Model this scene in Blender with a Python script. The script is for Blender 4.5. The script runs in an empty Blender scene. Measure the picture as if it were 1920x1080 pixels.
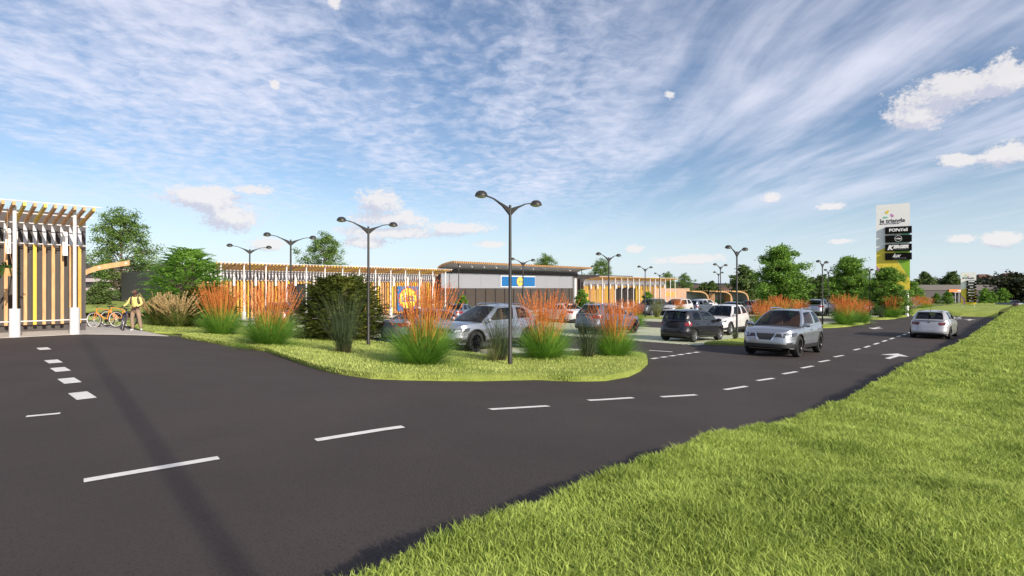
import bpy, bmesh, math, random
import numpy as np
from mathutils import Vector, Matrix
R = math.radians
scene = bpy.context.scene
COL = scene.collection
CAMZ = 2.7
A0 = R(43.3)
U = Vector((math.sin(A0), math.cos(A0), 0)); N = Vector((-math.cos(A0), math.sin(A0), 0))
ROT = math.atan2(U.y, U.x)
KP = [(-80, 1.65), (4, 1.65), (5.5, 1.78), (8.4, 2.08), (11, 2.22), (20, 2.4), (28, 2.6), (45, 2.68), (60, 2.8), (75, 2.9), (500, 2.95)]
KS = np.array([k[0] for k in KP], float); KH = np.array([k[1] for k in KP], float)
_xs = np.linspace(-80, 500, 58001)
_h = np.interp(_xs, KS, KH)
_k = np.ones(81) / 81
_hs = np.convolve(np.pad(_h, 40, mode='edge'), _k, mode='valid')
def GZa(s): return CAMZ - np.interp(s, _xs, _hs)
def GZ(s): return float(GZa(s))
def ST(s, t, z=None):
    p = U * s + N * t
    p.z = GZ(s) if z is None else z
    return p
def toST(x, y): return x * U.x + y * U.y, x * N.x + y * N.y
def PX(px, py=None, depth=None):
    """ground point seen at a pixel of the 1920x1080 photograph"""
    r = (px - 960) / 1040.
    if depth is None:
        d = (py - 540) / 1040.
        h = 2.3
        for _ in range(60):
            s, t = toST(r * h / d, h / d)
            h = .5 * h + .5 * (CAMZ - GZ(s))
        depth = h / d
    s, t = toST(r * depth, depth)
    return Vector((r * depth, depth, GZ(s)))

# ------------------------------------------------------------ materials
MATS = {}
def _new(name):
    m = bpy.data.materials.new(name); m.use_nodes = True
    nt = m.node_tree; b = nt.nodes['Principled BSDF']
    return m, nt, b
def mat(name, col, rough=.6, metal=0, var=.12, scale=6, bump=0, bscale=60, spec=.5, coat=0, kind='noise', col2=None, stretch=None):
    if name in MATS: return MATS[name]
    m, nt, b = _new(name)
    b.inputs['Roughness'].default_value = rough; b.inputs['Metallic'].default_value = metal
    b.inputs['Specular IOR Level'].default_value = spec
    b.inputs['Coat Weight'].default_value = coat
    c = (*col, 1)
    tc = nt.nodes.new('ShaderNodeTexCoord')
    src = tc.outputs['Object']
    if stretch:
        mp = nt.nodes.new('ShaderNodeMapping'); mp.inputs['Scale'].default_value = stretch
        nt.links.new(src, mp.inputs[0]); src = mp.outputs[0]
    n = nt.nodes.new('ShaderNodeTexNoise'); n.inputs['Scale'].default_value = scale; n.inputs['Detail'].default_value = 5
    nt.links.new(src, n.inputs['Vector'])
    r = nt.nodes.new('ShaderNodeValToRGB')
    c2 = col2 if col2 else [min(1, x * (1 + var)) for x in col]
    c1 = [x * (1 - var) for x in col] if not col2 else col
    r.color_ramp.elements[0].position = .3; r.color_ramp.elements[1].position = .7
    r.color_ramp.elements[0].color = (*c1, 1); r.color_ramp.elements[1].color = (*c2, 1)
    nt.links.new(n.outputs['Fac'], r.inputs[0]); nt.links.new(r.outputs[0], b.inputs['Base Color'])
    if bump:
        n2 = nt.nodes.new('ShaderNodeTexNoise'); n2.inputs['Scale'].default_value = bscale; n2.inputs['Detail'].default_value = 3
        nt.links.new(src, n2.inputs['Vector'])
        bp = nt.nodes.new('ShaderNodeBump'); bp.inputs['Strength'].default_value = bump; bp.inputs['Distance'].default_value = .02
        nt.links.new(n2.outputs['Fac'], bp.inputs['Height']); nt.links.new(bp.outputs[0], b.inputs['Normal'])
    MATS[name] = m; return m
def leafmat(name, dark, light, trans=.35, rough=.6, hue=None):
    """foliage: colour varies from leaf to leaf, part of the light goes through"""
    if name in MATS: return MATS[name]
    m, nt, b = _new(name)
    g = nt.nodes.new('ShaderNodeNewGeometry')
    r = nt.nodes.new('ShaderNodeValToRGB')
    r.color_ramp.elements[0].color = (*dark, 1); r.color_ramp.elements[1].color = (*light, 1)
    tc = nt.nodes.new('ShaderNodeTexCoord'); n = nt.nodes.new('ShaderNodeTexNoise'); n.inputs['Scale'].default_value = 1.3
    nt.links.new(tc.outputs['Object'], n.inputs['Vector'])
    mx = nt.nodes.new('ShaderNodeMath'); mx.operation = 'MULTIPLY_ADD'; mx.inputs[1].default_value = .55
    ad = nt.nodes.new('ShaderNodeMath'); ad.operation = 'MULTIPLY_ADD'; ad.inputs[1].default_value = 1.4; ad.inputs[2].default_value = -.5
    nt.links.new(n.outputs['Fac'], ad.inputs[0])
    nt.links.new(g.outputs['Random Per Island'], mx.inputs[0]); nt.links.new(ad.outputs[0], mx.inputs[2])
    nt.links.new(mx.outputs[0], r.inputs[0]); nt.links.new(r.outputs[0], b.inputs['Base Color'])
    b.inputs['Roughness'].default_value = rough; b.inputs['Specular IOR Level'].default_value = .3
    if trans:
        t = nt.nodes.new('ShaderNodeBsdfTranslucent'); nt.links.new(r.outputs[0], t.inputs['Color'])
        ms = nt.nodes.new('ShaderNodeMixShader'); ms.inputs[0].default_value = trans
        out = nt.nodes['Material Output']
        nt.links.new(b.outputs[0], ms.inputs[1]); nt.links.new(t.outputs[0], ms.inputs[2]); nt.links.new(ms.outputs[0], out.inputs['Surface'])
    MATS[name] = m; return m
def glassmat(name, tint, mix=.55):
    if name in MATS: return MATS[name]
    m, nt, b = _new(name)
    nt.nodes.remove(b)
    tr = nt.nodes.new('ShaderNodeBsdfTransparent'); tr.inputs[0].default_value = (*tint, 1)
    gl = nt.nodes.new('ShaderNodeBsdfGlossy'); gl.inputs['Roughness'].default_value = .03; gl.inputs['Color'].default_value = (.9, .95, 1, 1)
    fr = nt.nodes.new('ShaderNodeLayerWeight'); fr.inputs['Blend'].default_value = .35
    ml = nt.nodes.new('ShaderNodeMath'); ml.operation = 'MULTIPLY_ADD'; ml.inputs[1].default_value = .42; ml.inputs[2].default_value = .03
    nt.links.new(fr.outputs['Fresnel'], ml.inputs[0])
    ms = nt.nodes.new('ShaderNodeMixShader'); nt.links.new(ml.outputs[0], ms.inputs[0])
    nt.links.new(tr.outputs[0], ms.inputs[1]); nt.links.new(gl.outputs[0], ms.inputs[2])
    nt.links.new(ms.outputs[0], nt.nodes['Material Output'].inputs['Surface'])
    MATS[name] = m; return m

# ------------------------------------------------------------ object helpers
def tag(o, label=None, cat=None, group=None, kind=None):
    if label: o['label'] = label
    if cat: o['category'] = cat
    if group: o['group'] = group
    if kind: o['kind'] = kind
    return o
def empty(name, loc=(0, 0, 0), rz=0, label=None, cat=None, group=None):
    o = bpy.data.objects.new(name, None); COL.objects.link(o); o.empty_display_size = .2
    o.location = loc; o.rotation_euler = (0, 0, rz)
    return tag(o, label, cat, group)
def kids(o): return [c for c in bpy.data.objects if c.parent == o]
CH = {}
def copy_tree(o, parent=None):
    """copy a thing with its parts and their sub-parts (mesh data shared)"""
    c = o.copy(); COL.objects.link(c); c.parent = parent
    if parent is not None: CH.setdefault(parent.name, []).append(c)
    for ch in list(CH.get(o.name, [])): copy_tree(ch, c)
    return c
class MB:
    def __init__(s): s.v = []; s.f = []; s.mi = []; s.n = 0
    def add(s, vs, fs, m=0):
        k = s.n
        s.v.extend([tuple(p) for p in vs]); s.n += len(vs)
        s.f.extend([tuple(i + k for i in f) for f in fs]); s.mi.extend([m] * len(fs))
        return s
    def box(s, c, d, m=0, rz=0, M=None):
        x, y, z = d[0] / 2, d[1] / 2, d[2] / 2
        vs = [Vector((sx * x, sy * y, sz * z)) for sz in (-1, 1) for sy in (-1, 1) for sx in (-1, 1)]
        if M is not None: vs = [M @ p for p in vs]
        elif rz:
            q = Matrix.Rotation(rz, 3, 'Z'); vs = [q @ p for p in vs]
        cc = Vector(c)
        return s.add([p + cc for p in vs], [(0, 2, 3, 1), (4, 5, 7, 6), (0, 1, 5, 4), (2, 6, 7, 3), (0, 4, 6, 2), (1, 3, 7, 5)], m)
    def beam(s, a, b, w, h, m=0, ax=None):
        """rectangular bar from a to b, w across, h deep"""
        a = Vector(a); b = Vector(b); d = b - a; L = d.length; d = d / L
        up = Vector((0, 0, 1)) if abs(d.z) < .95 else Vector((1, 0, 0))
        x = Vector(ax) if ax else d.cross(up).normalized(); y = x.cross(d)
        M = Matrix((x, d, y)).transposed()
        return s.box((a + b) / 2, (w, L, h), m, M=M)
    def tube(s, pts, r, n=8, m=0, cap=True):
        pts = [Vector(p) for p in pts]
        rs = r if isinstance(r, (list, tuple)) else [r] * len(pts)
        vs = []; fs = []
        for i, p in enumerate(pts):
            d = (pts[min(i + 1, len(pts) - 1)] - pts[max(i - 1, 0)]).normalized()
            up = Vector((0, 0, 1)) if abs(d.z) < .9 else Vector((1, 0, 0))
            x = d.cross(up).normalized(); y = x.cross(d)
            for k in range(n):
                a = 2 * math.pi * k / n
                vs.append(p + (x * math.cos(a) + y * math.sin(a)) * rs[i])
        for i in range(len(pts) - 1):
            for k in range(n):
                a = i * n + k; b = i * n + (k + 1) % n
                fs.append((a, b, b + n, a + n))
        if cap:
            fs.append(tuple(range(n - 1, -1, -1))); fs.append(tuple(range(len(vs) - n, len(vs))))
        return s.add(vs, fs, m)
    def lathe(s, prof, n=16, m=0, c=(0, 0, 0), axis='z'):
        vs = []; fs = []
        for (r, h) in prof:
            for k in range(n):
                a = 2 * math.pi * k / n
                if axis == 'z': p = (r * math.cos(a), r * math.sin(a), h)
                elif axis == 'y': p = (r * math.cos(a), h, r * math.sin(a))
                else: p = (h, r * math.cos(a), r * math.sin(a))
                vs.append((p[0] + c[0], p[1] + c[1], p[2] + c[2]))
        for i in range(len(prof) - 1):
            for k in range(n):
                a = i * n + k; b = i * n + (k + 1) % n
                fs.append((a, b, b + n, a + n))
        return s.add(vs, fs, m)
    def grid(s, rows, m=0, closed=False):
        w = len(rows[0]); vs = [p for r in rows for p in r]; fs = []
        for i in range(len(rows) - 1):
            for k in range(w - (0 if closed else 1)):
                a = i * w + k; b = i * w + (k + 1) % w
                fs.append((a, b, b + w, a + w))
        return s.add(vs, fs, m)
    def poly(s, pts, thick=None, nrm=None, m=0):
        """flat polygon, optionally extruded along nrm"""
        pts = [Vector(p) for p in pts]; n = len(pts)
        if not thick: return s.add(pts, [tuple(range(n))], m)
        q = [p + Vector(nrm) * thick for p in pts]
        return s.add(pts + q, [tuple(range(n - 1, -1, -1)), tuple(range(n, 2 * n))] + [(i, (i + 1) % n, (i + 1) % n + n, i + n) for i in range(n)], m)
    def build(s, name, mats, parent=None, smooth=False, fix=True, loc=None):
        me = bpy.data.meshes.new(name); me.from_pydata(s.v, [], s.f)
        for x in (mats if isinstance(mats, (list, tuple)) else [mats]): me.materials.append(x)
        me.polygons.foreach_set('material_index', s.mi)
        if fix:
            bm = bmesh.new(); bm.from_mesh(me)
            if smooth: bmesh.ops.remove_doubles(bm, verts=bm.verts, dist=2e-4)
            bmesh.ops.recalc_face_normals(bm, faces=bm.faces); bm.to_mesh(me); bm.free()
        if smooth:
            me.polygons.foreach_set('use_smooth', [True] * len(me.polygons))
            try: me.set_sharp_from_angle(angle=R(38))
            except Exception: pass
        me.update()
        o = bpy.data.objects.new(name, me); COL.objects.link(o)
        if loc is not None: o.location = loc
        if parent is not None:
            o.parent = parent; CH.setdefault(parent.name, []).append(o)
        return o
def npmesh(name, V, F, mats, mi=None, parent=None, loc=None):
    """V (n,3), F (m,k) arrays, all faces with k corners"""
    me = bpy.data.meshes.new(name); k = F.shape[1]
    me.vertices.add(len(V)); me.vertices.foreach_set('co', np.asarray(V, np.float32).ravel())
    me.loops.add(F.size); me.loops.foreach_set('vertex_index', np.asarray(F, np.int32).ravel())
    me.polygons.add(len(F)); me.polygons.foreach_set('loop_start', np.arange(0, F.size, k, dtype=np.int32))
    me.polygons.foreach_set('loop_total', np.full(len(F), k, np.int32))
    for x in (mats if isinstance(mats, (list, tuple)) else [mats]): me.materials.append(x)
    if mi is not None: me.polygons.foreach_set('material_index', np.asarray(mi, np.int32))
    me.update(calc_edges=True); me.validate()
    o = bpy.data.objects.new(name, me); COL.objects.link(o)
    if loc is not None: o.location = loc
    if parent is not None:
        o.parent = parent; CH.setdefault(parent.name, []).append(o)
    return o
def text(body, size, parent, m, loc=(0, 0, 0), M=None, bold=0, name='lettering', ext=.006, sx=1, shear=0, align='CENTER'):
    """lettering as a mesh in the plane x (right), z (up), facing -y"""
    cu = bpy.data.curves.new('t', 'FONT'); cu.body = body; cu.size = size; cu.align_x = align; cu.offset = bold; cu.extrude = ext; cu.shear = shear
    cu.resolution_u = 3
    o = bpy.data.objects.new('t', cu); COL.objects.link(o)
    bpy.context.view_layer.update()
    me = bpy.data.meshes.new_from_object(o.evaluated_get(bpy.context.evaluated_depsgraph_get()))
    bpy.data.objects.remove(o); bpy.data.curves.remove(cu)
    T = Matrix.Rotation(R(90), 4, 'X') @ Matrix.Diagonal((sx, 1, 1, 1))
    me.transform(T); me.transform(Matrix.Translation(loc) @ (M if M is not None else Matrix.Identity(4)))
    me.materials.clear(); me.materials.append(m); me.name = name
    q = bpy.data.objects.new(name, me); COL.objects.link(q); q.parent = parent; CH.setdefault(parent.name, []).append(q)
    return q

# ------------------------------------------------------------ camera, sky, sun
cam = bpy.data.cameras.new('camera'); co = bpy.data.objects.new('camera', cam); COL.objects.link(co)
co.location = (0, 0, CAMZ); co.rotation_euler = (R(90), 0, 0)
cam.sensor_width = 36; cam.lens = 36 * 1040 / 1920.; cam.clip_start = .05; cam.clip_end = 6000
scene.camera = co
scene.view_settings.view_transform = 'Standard'; scene.view_settings.look = 'None'
scene.view_settings.exposure = EXPO = .22; scene.view_settings.gamma = 1
SUN_EL = R(24.5); TS = Vector((.64, -.768, 0)).normalized()
to_sun = Vector((TS.x * math.cos(SUN_EL), TS.y * math.cos(SUN_EL), math.sin(SUN_EL)))
sl = bpy.data.lights.new('sun', 'SUN'); so = bpy.data.objects.new('sun', sl); COL.objects.link(so)
sl.energy = 5.0; sl.angle = R(.55); sl.color = (1, .9, .76)
so.rotation_euler = to_sun.to_track_quat('Z', 'Y').to_euler(); so.location = (0, -20, 40)
W = bpy.data.worlds.new('World'); scene.world = W; W.use_nodes = True
nt = W.node_tree; nt.nodes.clear()
class NG:
    """tiny helper to chain math nodes in a node tree"""
    def __init__(s, nt): s.nt = nt
    def _in(s, sock, v):
        if hasattr(v, 'type') and hasattr(v, 'links'): s.nt.links.new(v, sock)
        else: sock.default_value = v
    def m(s, op, a, b=0., c=None, clamp=False):
        n = s.nt.nodes.new('ShaderNodeMath'); n.operation = op; n.use_clamp = clamp
        s._in(n.inputs[0], a)
        if op not in ('SQRT', 'ABSOLUTE', 'ARCSINE', 'SINE'): s._in(n.inputs[1], b)
        if c is not None: s._in(n.inputs[2], c)
        return n.outputs[0]
    def v(s, op, a, b=(0, 0, 0)):
        n = s.nt.nodes.new('ShaderNodeVectorMath'); n.operation = op; s._in(n.inputs[0], a); s._in(n.inputs[1], b)
        return n.outputs['Value'] if op in ('LENGTH', 'DOT_PRODUCT') else n.outputs[0]
    def comb(s, x, y, z=0.):
        n = s.nt.nodes.new('ShaderNodeCombineXYZ')
        for k, q in enumerate((x, y, z)): s._in(n.inputs[k], q)
        return n.outputs[0]
    def noise(s, vec, scale, detail=4, rough=.55, dist=0, w=None):
        n = s.nt.nodes.new('ShaderNodeTexNoise'); n.inputs['Scale'].default_value = scale; n.inputs['Detail'].default_value = detail
        n.inputs['Roughness'].default_value = rough; n.inputs['Distortion'].default_value = dist
        s.nt.links.new(vec, n.inputs['Vector']); return n.outputs['Fac']
    def ramp(s, a, lo, hi, t0=0., t1=1.):
        n = s.nt.nodes.new('ShaderNodeMapRange'); n.interpolation_type = 'SMOOTHSTEP'
        s._in(n.inputs['Value'], a); n.inputs['From Min'].default_value = lo; n.inputs['From Max'].default_value = hi
        n.inputs['To Min'].default_value = t0; n.inputs['To Max'].default_value = t1
        return n.outputs['Result']
    def mix(s, f, a, b):
        n = s.nt.nodes.new('ShaderNodeMix'); n.data_type = 'RGBA'; s._in(n.inputs[0], f)
        for sock, q in ((n.inputs[6], a), (n.inputs[7], b)):
            if isinstance(q, tuple): sock.default_value = (*q, 1)
            else: s.nt.links.new(q, sock)
        return n.outputs[2]
g = NG(nt)
sky = nt.nodes.new('ShaderNodeTexSky'); sky.sky_type = 'NISHITA'; sky.sun_disc = False
sky.sun_elevation = SUN_EL; sky.sun_rotation = math.atan2(to_sun.x, to_sun.y)
sky.air_density = 1.0; sky.dust_density = .6; sky.ozone_density = 1.6
tc = nt.nodes.new('ShaderNodeTexCoord'); D = tc.outputs['Generated']
sep = nt.nodes.new('ShaderNodeSeparateXYZ'); nt.links.new(D, sep.inputs[0]); dx, dy, dz = sep.outputs
zz = g.m('ADD', g.m('MAXIMUM', dz, 0.), .045)
qx = g.m('DIVIDE', dx, zz); qy = g.m('DIVIDE', dy, zz)
P = g.comb(qx, qy)
warp = nt.nodes.new('ShaderNodeTexNoise'); warp.inputs['Scale'].default_value = .55; warp.inputs['Detail'].default_value = 2; nt.links.new(P, warp.inputs['Vector'])
Pw = g.v('ADD', P, g.v('MULTIPLY', g.v('SUBTRACT', warp.outputs['Color'], (.5, .5, .5)), (.32, .32, 0)))
# broad bands of thin high cloud, drawn out along the view, with ripples on the left and long streaks on the right
broad = g.noise(g.v('MULTIPLY', Pw, (.55, .22, 1)), 1.5, 4, .55)
rip = g.noise(g.v('MULTIPLY', Pw, (4.4, 3.9, 1)), 2.0, 6, .62, .3)
stk = g.noise(g.v('MULTIPLY', Pw, (2.6, .42, 1)), 1.5, 5, .58, .2)
side = g.ramp(g.m('DIVIDE', dx, g.m('MAXIMUM', dy, .05)), .0, .42)
fine = g.m('ADD', g.m('MULTIPLY', rip, g.m('SUBTRACT', 1., g.m('MULTIPLY', side, .85))), g.m('MULTIPLY', stk, g.m('MULTIPLY', side, .9)))
high = g.m('ADD', g.m('MULTIPLY', broad, 1.25), g.m('MULTIPLY', fine, .8))
dens = g.ramp(high, .80, 1.36)
fade = g.ramp(dz, .06, .2)
dens = g.m('MULTIPLY', dens, g.m('MULTIPLY', fade, .80))
lowveil = g.m('MULTIPLY', g.ramp(stk, .4, .75), g.m('MULTIPLY', g.ramp(dz, .02, .12), .22))
dens = g.m('MAXIMUM', dens, lowveil)
base = nt.nodes.new('ShaderNodeMix'); base.data_type = 'RGBA'
skyc = g.v('MULTIPLY', sky.outputs[0], (1.02, 1.06, 1.15))
hor = g.ramp(dz, -.02, .20, 1., 0.)
skyc = g.mix(g.m('MULTIPLY', hor, .70), skyc, (6.7, 8.0, 9.4))
col = g.mix(dens, skyc, (7.6, 7.7, 8.9))
# fair-weather cumulus, each at its own azimuth and elevation
az = g.m('ARCTAN2', dx, dy); el = g.m('ARCSINE', dz)
A = g.comb(az, el)
CL = [(395, 385, 95, 22), (430, 415, 62, 24), (470, 361, 38, 10), (712, 385, 42, 20), (730, 418, 72, 14), (735, 440, 100, 10), (860, 432, 60, 11), (515, 160, 11, 7),
      (1255, 181, 11, 6), (1720, 228, 65, 22), (1790, 185, 125, 28), (1880, 160, 70, 28), (1800, 304, 36, 10), (1890, 293, 62, 18), (1445, 374, 18, 8), (1552, 390, 30, 7),
      (1573, 455, 24, 4), (1800, 451, 28, 7), (1880, 455, 45, 14), (1190, 470, 16, 6), (1290, 490, 60, 8), (915, 460, 34, 6), (497, 462, 40, 10), (690, 458, 45, 9), (625, 5, 14, 9)]
def cloudfield(shift):
    best = None
    B = g.v('ADD', A, shift)
    for (x, y, w, h) in CL:
        a = math.atan2(x - 960, 1040); hyp = math.hypot(x - 960, 1040); e = math.atan2(540 - y + h * .4, hyp)
        wa = w / 1040. * math.cos(a) ** 2 * 1.0; he = h / hyp * 1.25
        d = g.v('LENGTH', g.v('MULTIPLY', g.v('SUBTRACT', B, (a, e, 0)), (1 / wa, 1 / he, 0)))
        best = d if best is None else g.m('SMOOTH_MIN', best, d, .35)
    n1 = g.noise(g.v('MULTIPLY', B, (1, 1.6, 1)), 19, 4, .5, .1)
    n2 = g.noise(g.v('MULTIPLY', B, (1, 1.4, 1)), 95, 4, .6)
    n3 = g.noise(g.v('MULTIPLY', B, (1, 1.3, 1)), 210, 3, .6)
    best = g.m('ADD', best, g.m('MULTIPLY', g.m('SUBTRACT', n3, .5), .8))
    return g.m('ADD', g.m('ADD', best, g.m('MULTIPLY', g.m('SUBTRACT', n1, .5), 1.9)), g.m('MULTIPLY', g.m('SUBTRACT', n2, .5), 1.1))
c0 = cloudfield((0, 0, 0)); c1 = cloudfield((.010, .016, 0))
cm = g.ramp(c0, 1.16, .62)
lit = g.m('SUBTRACT', c1, c0)
lit = g.ramp(lit, -.45, .6)
cc = g.mix(lit, (5.4, 5.5, 6.5), (7.9, 7.6, 7.6))
col = g.mix(g.m('MULTIPLY', cm, .86), col, cc)
bg = nt.nodes.new('ShaderNodeBackground'); nt.links.new(col, bg.inputs[0]); bg.inputs[1].default_value = .1
wo = nt.nodes.new('ShaderNodeOutputWorld'); nt.links.new(bg.outputs[0], wo.inputs[0])
# ------------------------------------------------------------ ground
def srange(a, b, step):
    n = max(1, int(math.ceil((b - a) / step))); return [a + (b - a) * i / n for i in range(n + 1)]
ASPH = None
def asphalt():
    m, nt, b = _new('asphalt'); g = NG(nt)
    tc = nt.nodes.new('ShaderNodeTexCoord'); o = tc.outputs['Object']
    big = g.noise(o, .35, 5, .6); fine = g.noise(o, 55, 3, .7); grit = g.noise(o, 160, 2, .8)
    c = g.mix(g.ramp(big, .3, .7), (.048, .037, .034), (.066, .052, .048))
    c = g.mix(g.m('MULTIPLY', g.ramp(grit, .56, .74), .6), c, (.17, .15, .14))
    c = g.mix(g.m('MULTIPLY', g.ramp(fine, .36, .5, 1., 0.), .5), c, (.018, .016, .016))
    nt.links.new(c, b.inputs['Base Color']); b.inputs['Roughness'].default_value = .85; b.inputs['Specular IOR Level'].default_value = .35
    bp = nt.nodes.new('ShaderNodeBump'); bp.inputs['Strength'].default_value = .8; bp.inputs['Distance'].default_value = .016
    nt.links.new(g.m('ADD', fine, g.m('MULTIPLY', grit, .6)), bp.inputs['Height']); nt.links.new(bp.outputs[0], b.inputs['Normal'])
    return m
M_asph = asphalt()
def lawnmat(name, d, l):
    m, nt, b = _new(name); g = NG(nt)
    tc = nt.nodes.new('ShaderNodeTexCoord'); o = tc.outputs['Object']
    a = g.noise(o, .7, 5, .6); f = g.noise(o, 40, 4, .7)
    c = g.mix(g.ramp(g.m('ADD', g.m('MULTIPLY', a, .6), g.m('MULTIPLY', f, .5)), .38, .72), d, l)
    nt.links.new(c, b.inputs['Base Color']); b.inputs['Roughness'].default_value = .9; b.inputs['Specular IOR Level'].default_value = .15
    bp = nt.nodes.new('ShaderNodeBump'); bp.inputs['Strength'].default_value = .8; bp.inputs['Distance'].default_value = .05
    nt.links.new(f, bp.inputs['Height']); nt.links.new(bp.outputs[0], b.inputs['Normal'])
    return m
M_lawn = lawnmat('lawn', (.17, .23, .04), (.42, .48, .12))
M_far = lawnmat('far_field', (.09, .12, .03), (.22, .25, .07))
M_white = mat('road_paint', (.72, .69, .66), .7, var=.12, scale=9, bump=.2, bscale=80)
M_conc = mat('concrete', (.50, .46, .41), .85, var=.14, scale=2.5, bump=.2, bscale=40)
M_curb = mat('kerb_stone', (.50, .48, .44), .8, var=.1, bump=.2)
def sheetS(name, s0, s1, t0, t1, dz, m, step=.5, kind='structure', edge=0):
    """sheet following the ground profile; t0/t1 numbers or functions of s"""
    f0 = t0 if callable(t0) else (lambda s: t0); f1 = t1 if callable(t1) else (lambda s: t1)
    ss = srange(s0, s1, step); mb = MB()
    rows = [[ST(s, f0(s), GZ(s) + dz), ST(s, f1(s), GZ(s) + dz)] for s in ss]
    mb.grid(rows)
    if edge:
        for k in (0, 1): mb.grid([[r[k], r[k] - Vector((0, 0, edge))] for r in rows])
        for r in (rows[0], rows[-1]): mb.grid([[r[0], r[0] - Vector((0, 0, edge))], [r[1], r[1] - Vector((0, 0, edge))]])
    o = mb.build(name, m, fix=bool(edge))
    if kind: o['kind'] = kind
    return o
# one base sheet out to the horizon
ss = [-400, -80] + srange(-40, 100, .5) + [140, 200, 300, 480, 900, 2500]; ts = [-2500, -600, -100, -20, 20, 60, 100, 600, 2500]
mb = MB(); mb.grid([[ST(s, t, GZ(min(s, 490)) - .02) for t in ts] for s in ss])
tag(mb.build('ground', M_far), kind='structure')
sheetS('road', -30, 72.5, 2.1, 24.9, 0, M_asph)
sheetS('car_park', 7.5, 72.5, 24.9, 41.5, -.004, M_asph)
sheetS('pavement', -25, 6.6, 24.75, 38, .012, M_conc, edge=.1)
for (a, b, lab) in ((13.5, 37, 'long'), (37, 84, 'far')):
    sheetS('pavement', a, b, 40.9, 47, .02, M_conc, edge=.12)
# grass pavers in the parking bays
def pavermat():
    m, nt, b = _new('grass_paver'); g = NG(nt)
    tc = nt.nodes.new('ShaderNodeTexCoord'); o = tc.outputs['Object']
    mp = nt.nodes.new('ShaderNodeMapping'); mp.inputs['Rotation'].default_value = (0, 0, -ROT); nt.links.new(o, mp.inputs[0])
    br = nt.nodes.new('ShaderNodeTexBrick'); nt.links.new(mp.outputs[0], br.inputs['Vector'])
    br.inputs['Scale'].default_value = 1.0; br.inputs['Brick Width'].default_value = .5; br.inputs['Row Height'].default_value = .3; br.inputs['Mortar Size'].default_value = .055
    br.inputs['Mortar Smooth'].default_value = .1
    n = g.noise(o, 14, 4, .7)
    c = g.mix(br.outputs['Fac'], g.mix(n, (.60, .58, .50), (.66, .65, .56)), g.mix(n, (.14, .22, .05), (.34, .40, .14)))
    nt.links.new(c, b.inputs['Base Color']); b.inputs['Roughness'].default_value = .9
    bp = nt.nodes.new('ShaderNodeBump'); bp.inputs['Strength'].default_value = .6; bp.inputs['Distance'].default_value = .03
    nt.links.new(g.m('SUBTRACT', n, br.outputs['Fac']), bp.inputs['Height']); nt.links.new(bp.outputs[0], b.inputs['Normal'])
    return m
M_pav = pavermat()
sheetS('parking_bays', 12.3, 17.2, 12.4, 38.5, .006, M_pav)
sheetS('parking_bays', 22.8, 33.2, 10.6, 38.5, .006, M_pav)
sheetS('parking_bays', 39.6, 50.0, 10.9, 38.5, .006, M_pav)
sheetS('parking_bays', 56.5, 67, 10.9, 38.5, .006, M_pav)

# ------------------------------------------------------------ lawns with blades
rng = np.random.default_rng(5)
def lawnT(name, prof, h, z_edge, m=M_lawn, step=.35):
    """raised lawn given as rows over t: (t, s0, s1)"""
    tt = np.array([p[0] for p in prof]); a = np.array([p[1] for p in prof]); b = np.array([p[2] for p in prof])
    T = srange(tt[0], tt[-1], step); mb = MB(); K = 24; rows = []
    for t in T:
        s0 = float(np.interp(t, tt, a)); s1 = float(np.interp(t, tt, b)); row = []
        for k in range(K + 1):
            w = k / K; s = s0 + (s1 - s0) * w
            d = min(w, 1 - w) * (s1 - s0); e = min(t - tt[0], tt[-1] - t) + .12; q = min(1, min(d, e) / .5)
            row.append(ST(s, t, GZ(s) + h * (.72 + .28 * math.sin(q * math.pi / 2))))
        rows.append(row)
    mb.grid(rows)
    dn = Vector((0, 0, h + .05))
    for k in (0, K): mb.grid([[r[k], r[k] - dn] for r in rows])
    for r in (rows[0], rows[-1]): mb.grid([[p, p - dn] for p in r])
    o = mb.build(name, m, smooth=True); o['kind'] = 'structure'
    return (tt, a, b)
def blades(name, s, t, z, hgt, wid, mats, lean=.5, parent=None, seg=2):
    """bent grass blades: n roots, one tapering strip each"""
    n = len(s); x = s * U.x + t * N.x; y = s * U.y + t * N.y
    ang = rng.uniform(0, 2 * np.pi, n); h = hgt * rng.uniform(.55, 1.25, n); w = wid * rng.uniform(.7, 1.3, n)
    la = rng.uniform(0, 2 * np.pi, n); ln = h * lean * rng.uniform(.2, 1.3, n)
    ddx = np.cos(la) * ln; ddy = np.sin(la) * ln; wx = np.cos(ang) * w / 2; wy = np.sin(ang) * w / 2
    P0 = np.stack([x - wx, y - wy, z], 1); P1 = np.stack([x + wx, y + wy, z], 1)
    mx = x + ddx * .35; my = y + ddy * .35; mz = z + h * .6
    P2 = np.stack([mx + wx * .8, my + wy * .8, mz], 1); P3 = np.stack([mx - wx * .8, my - wy * .8, mz], 1)
    P4 = np.stack([x + ddx + wx * .1, y + ddy + wy * .1, z + h], 1); P5 = np.stack([x + ddx - wx * .1, y + ddy - wy * .1, z + h], 1)
    V = np.stack([P0, P1, P2, P3, P4, P5], 1).reshape(-1, 3)
    i = np.arange(n)[:, None] * 6
    F = np.concatenate([i + np.array([[0, 1, 2, 3]]), i + np.array([[3, 2, 4, 5]])], 0)
    o = npmesh(name, V, F, mats, parent=parent); return o
M_blade = leafmat('grass_blade', (.17, .25, .035), (.54, .64, .15), trans=.3, rough=.65)
M_blade2 = leafmat('grass_blade_pale', (.30, .38, .075), (.62, .68, .22), trans=.3, rough=.7)
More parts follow.
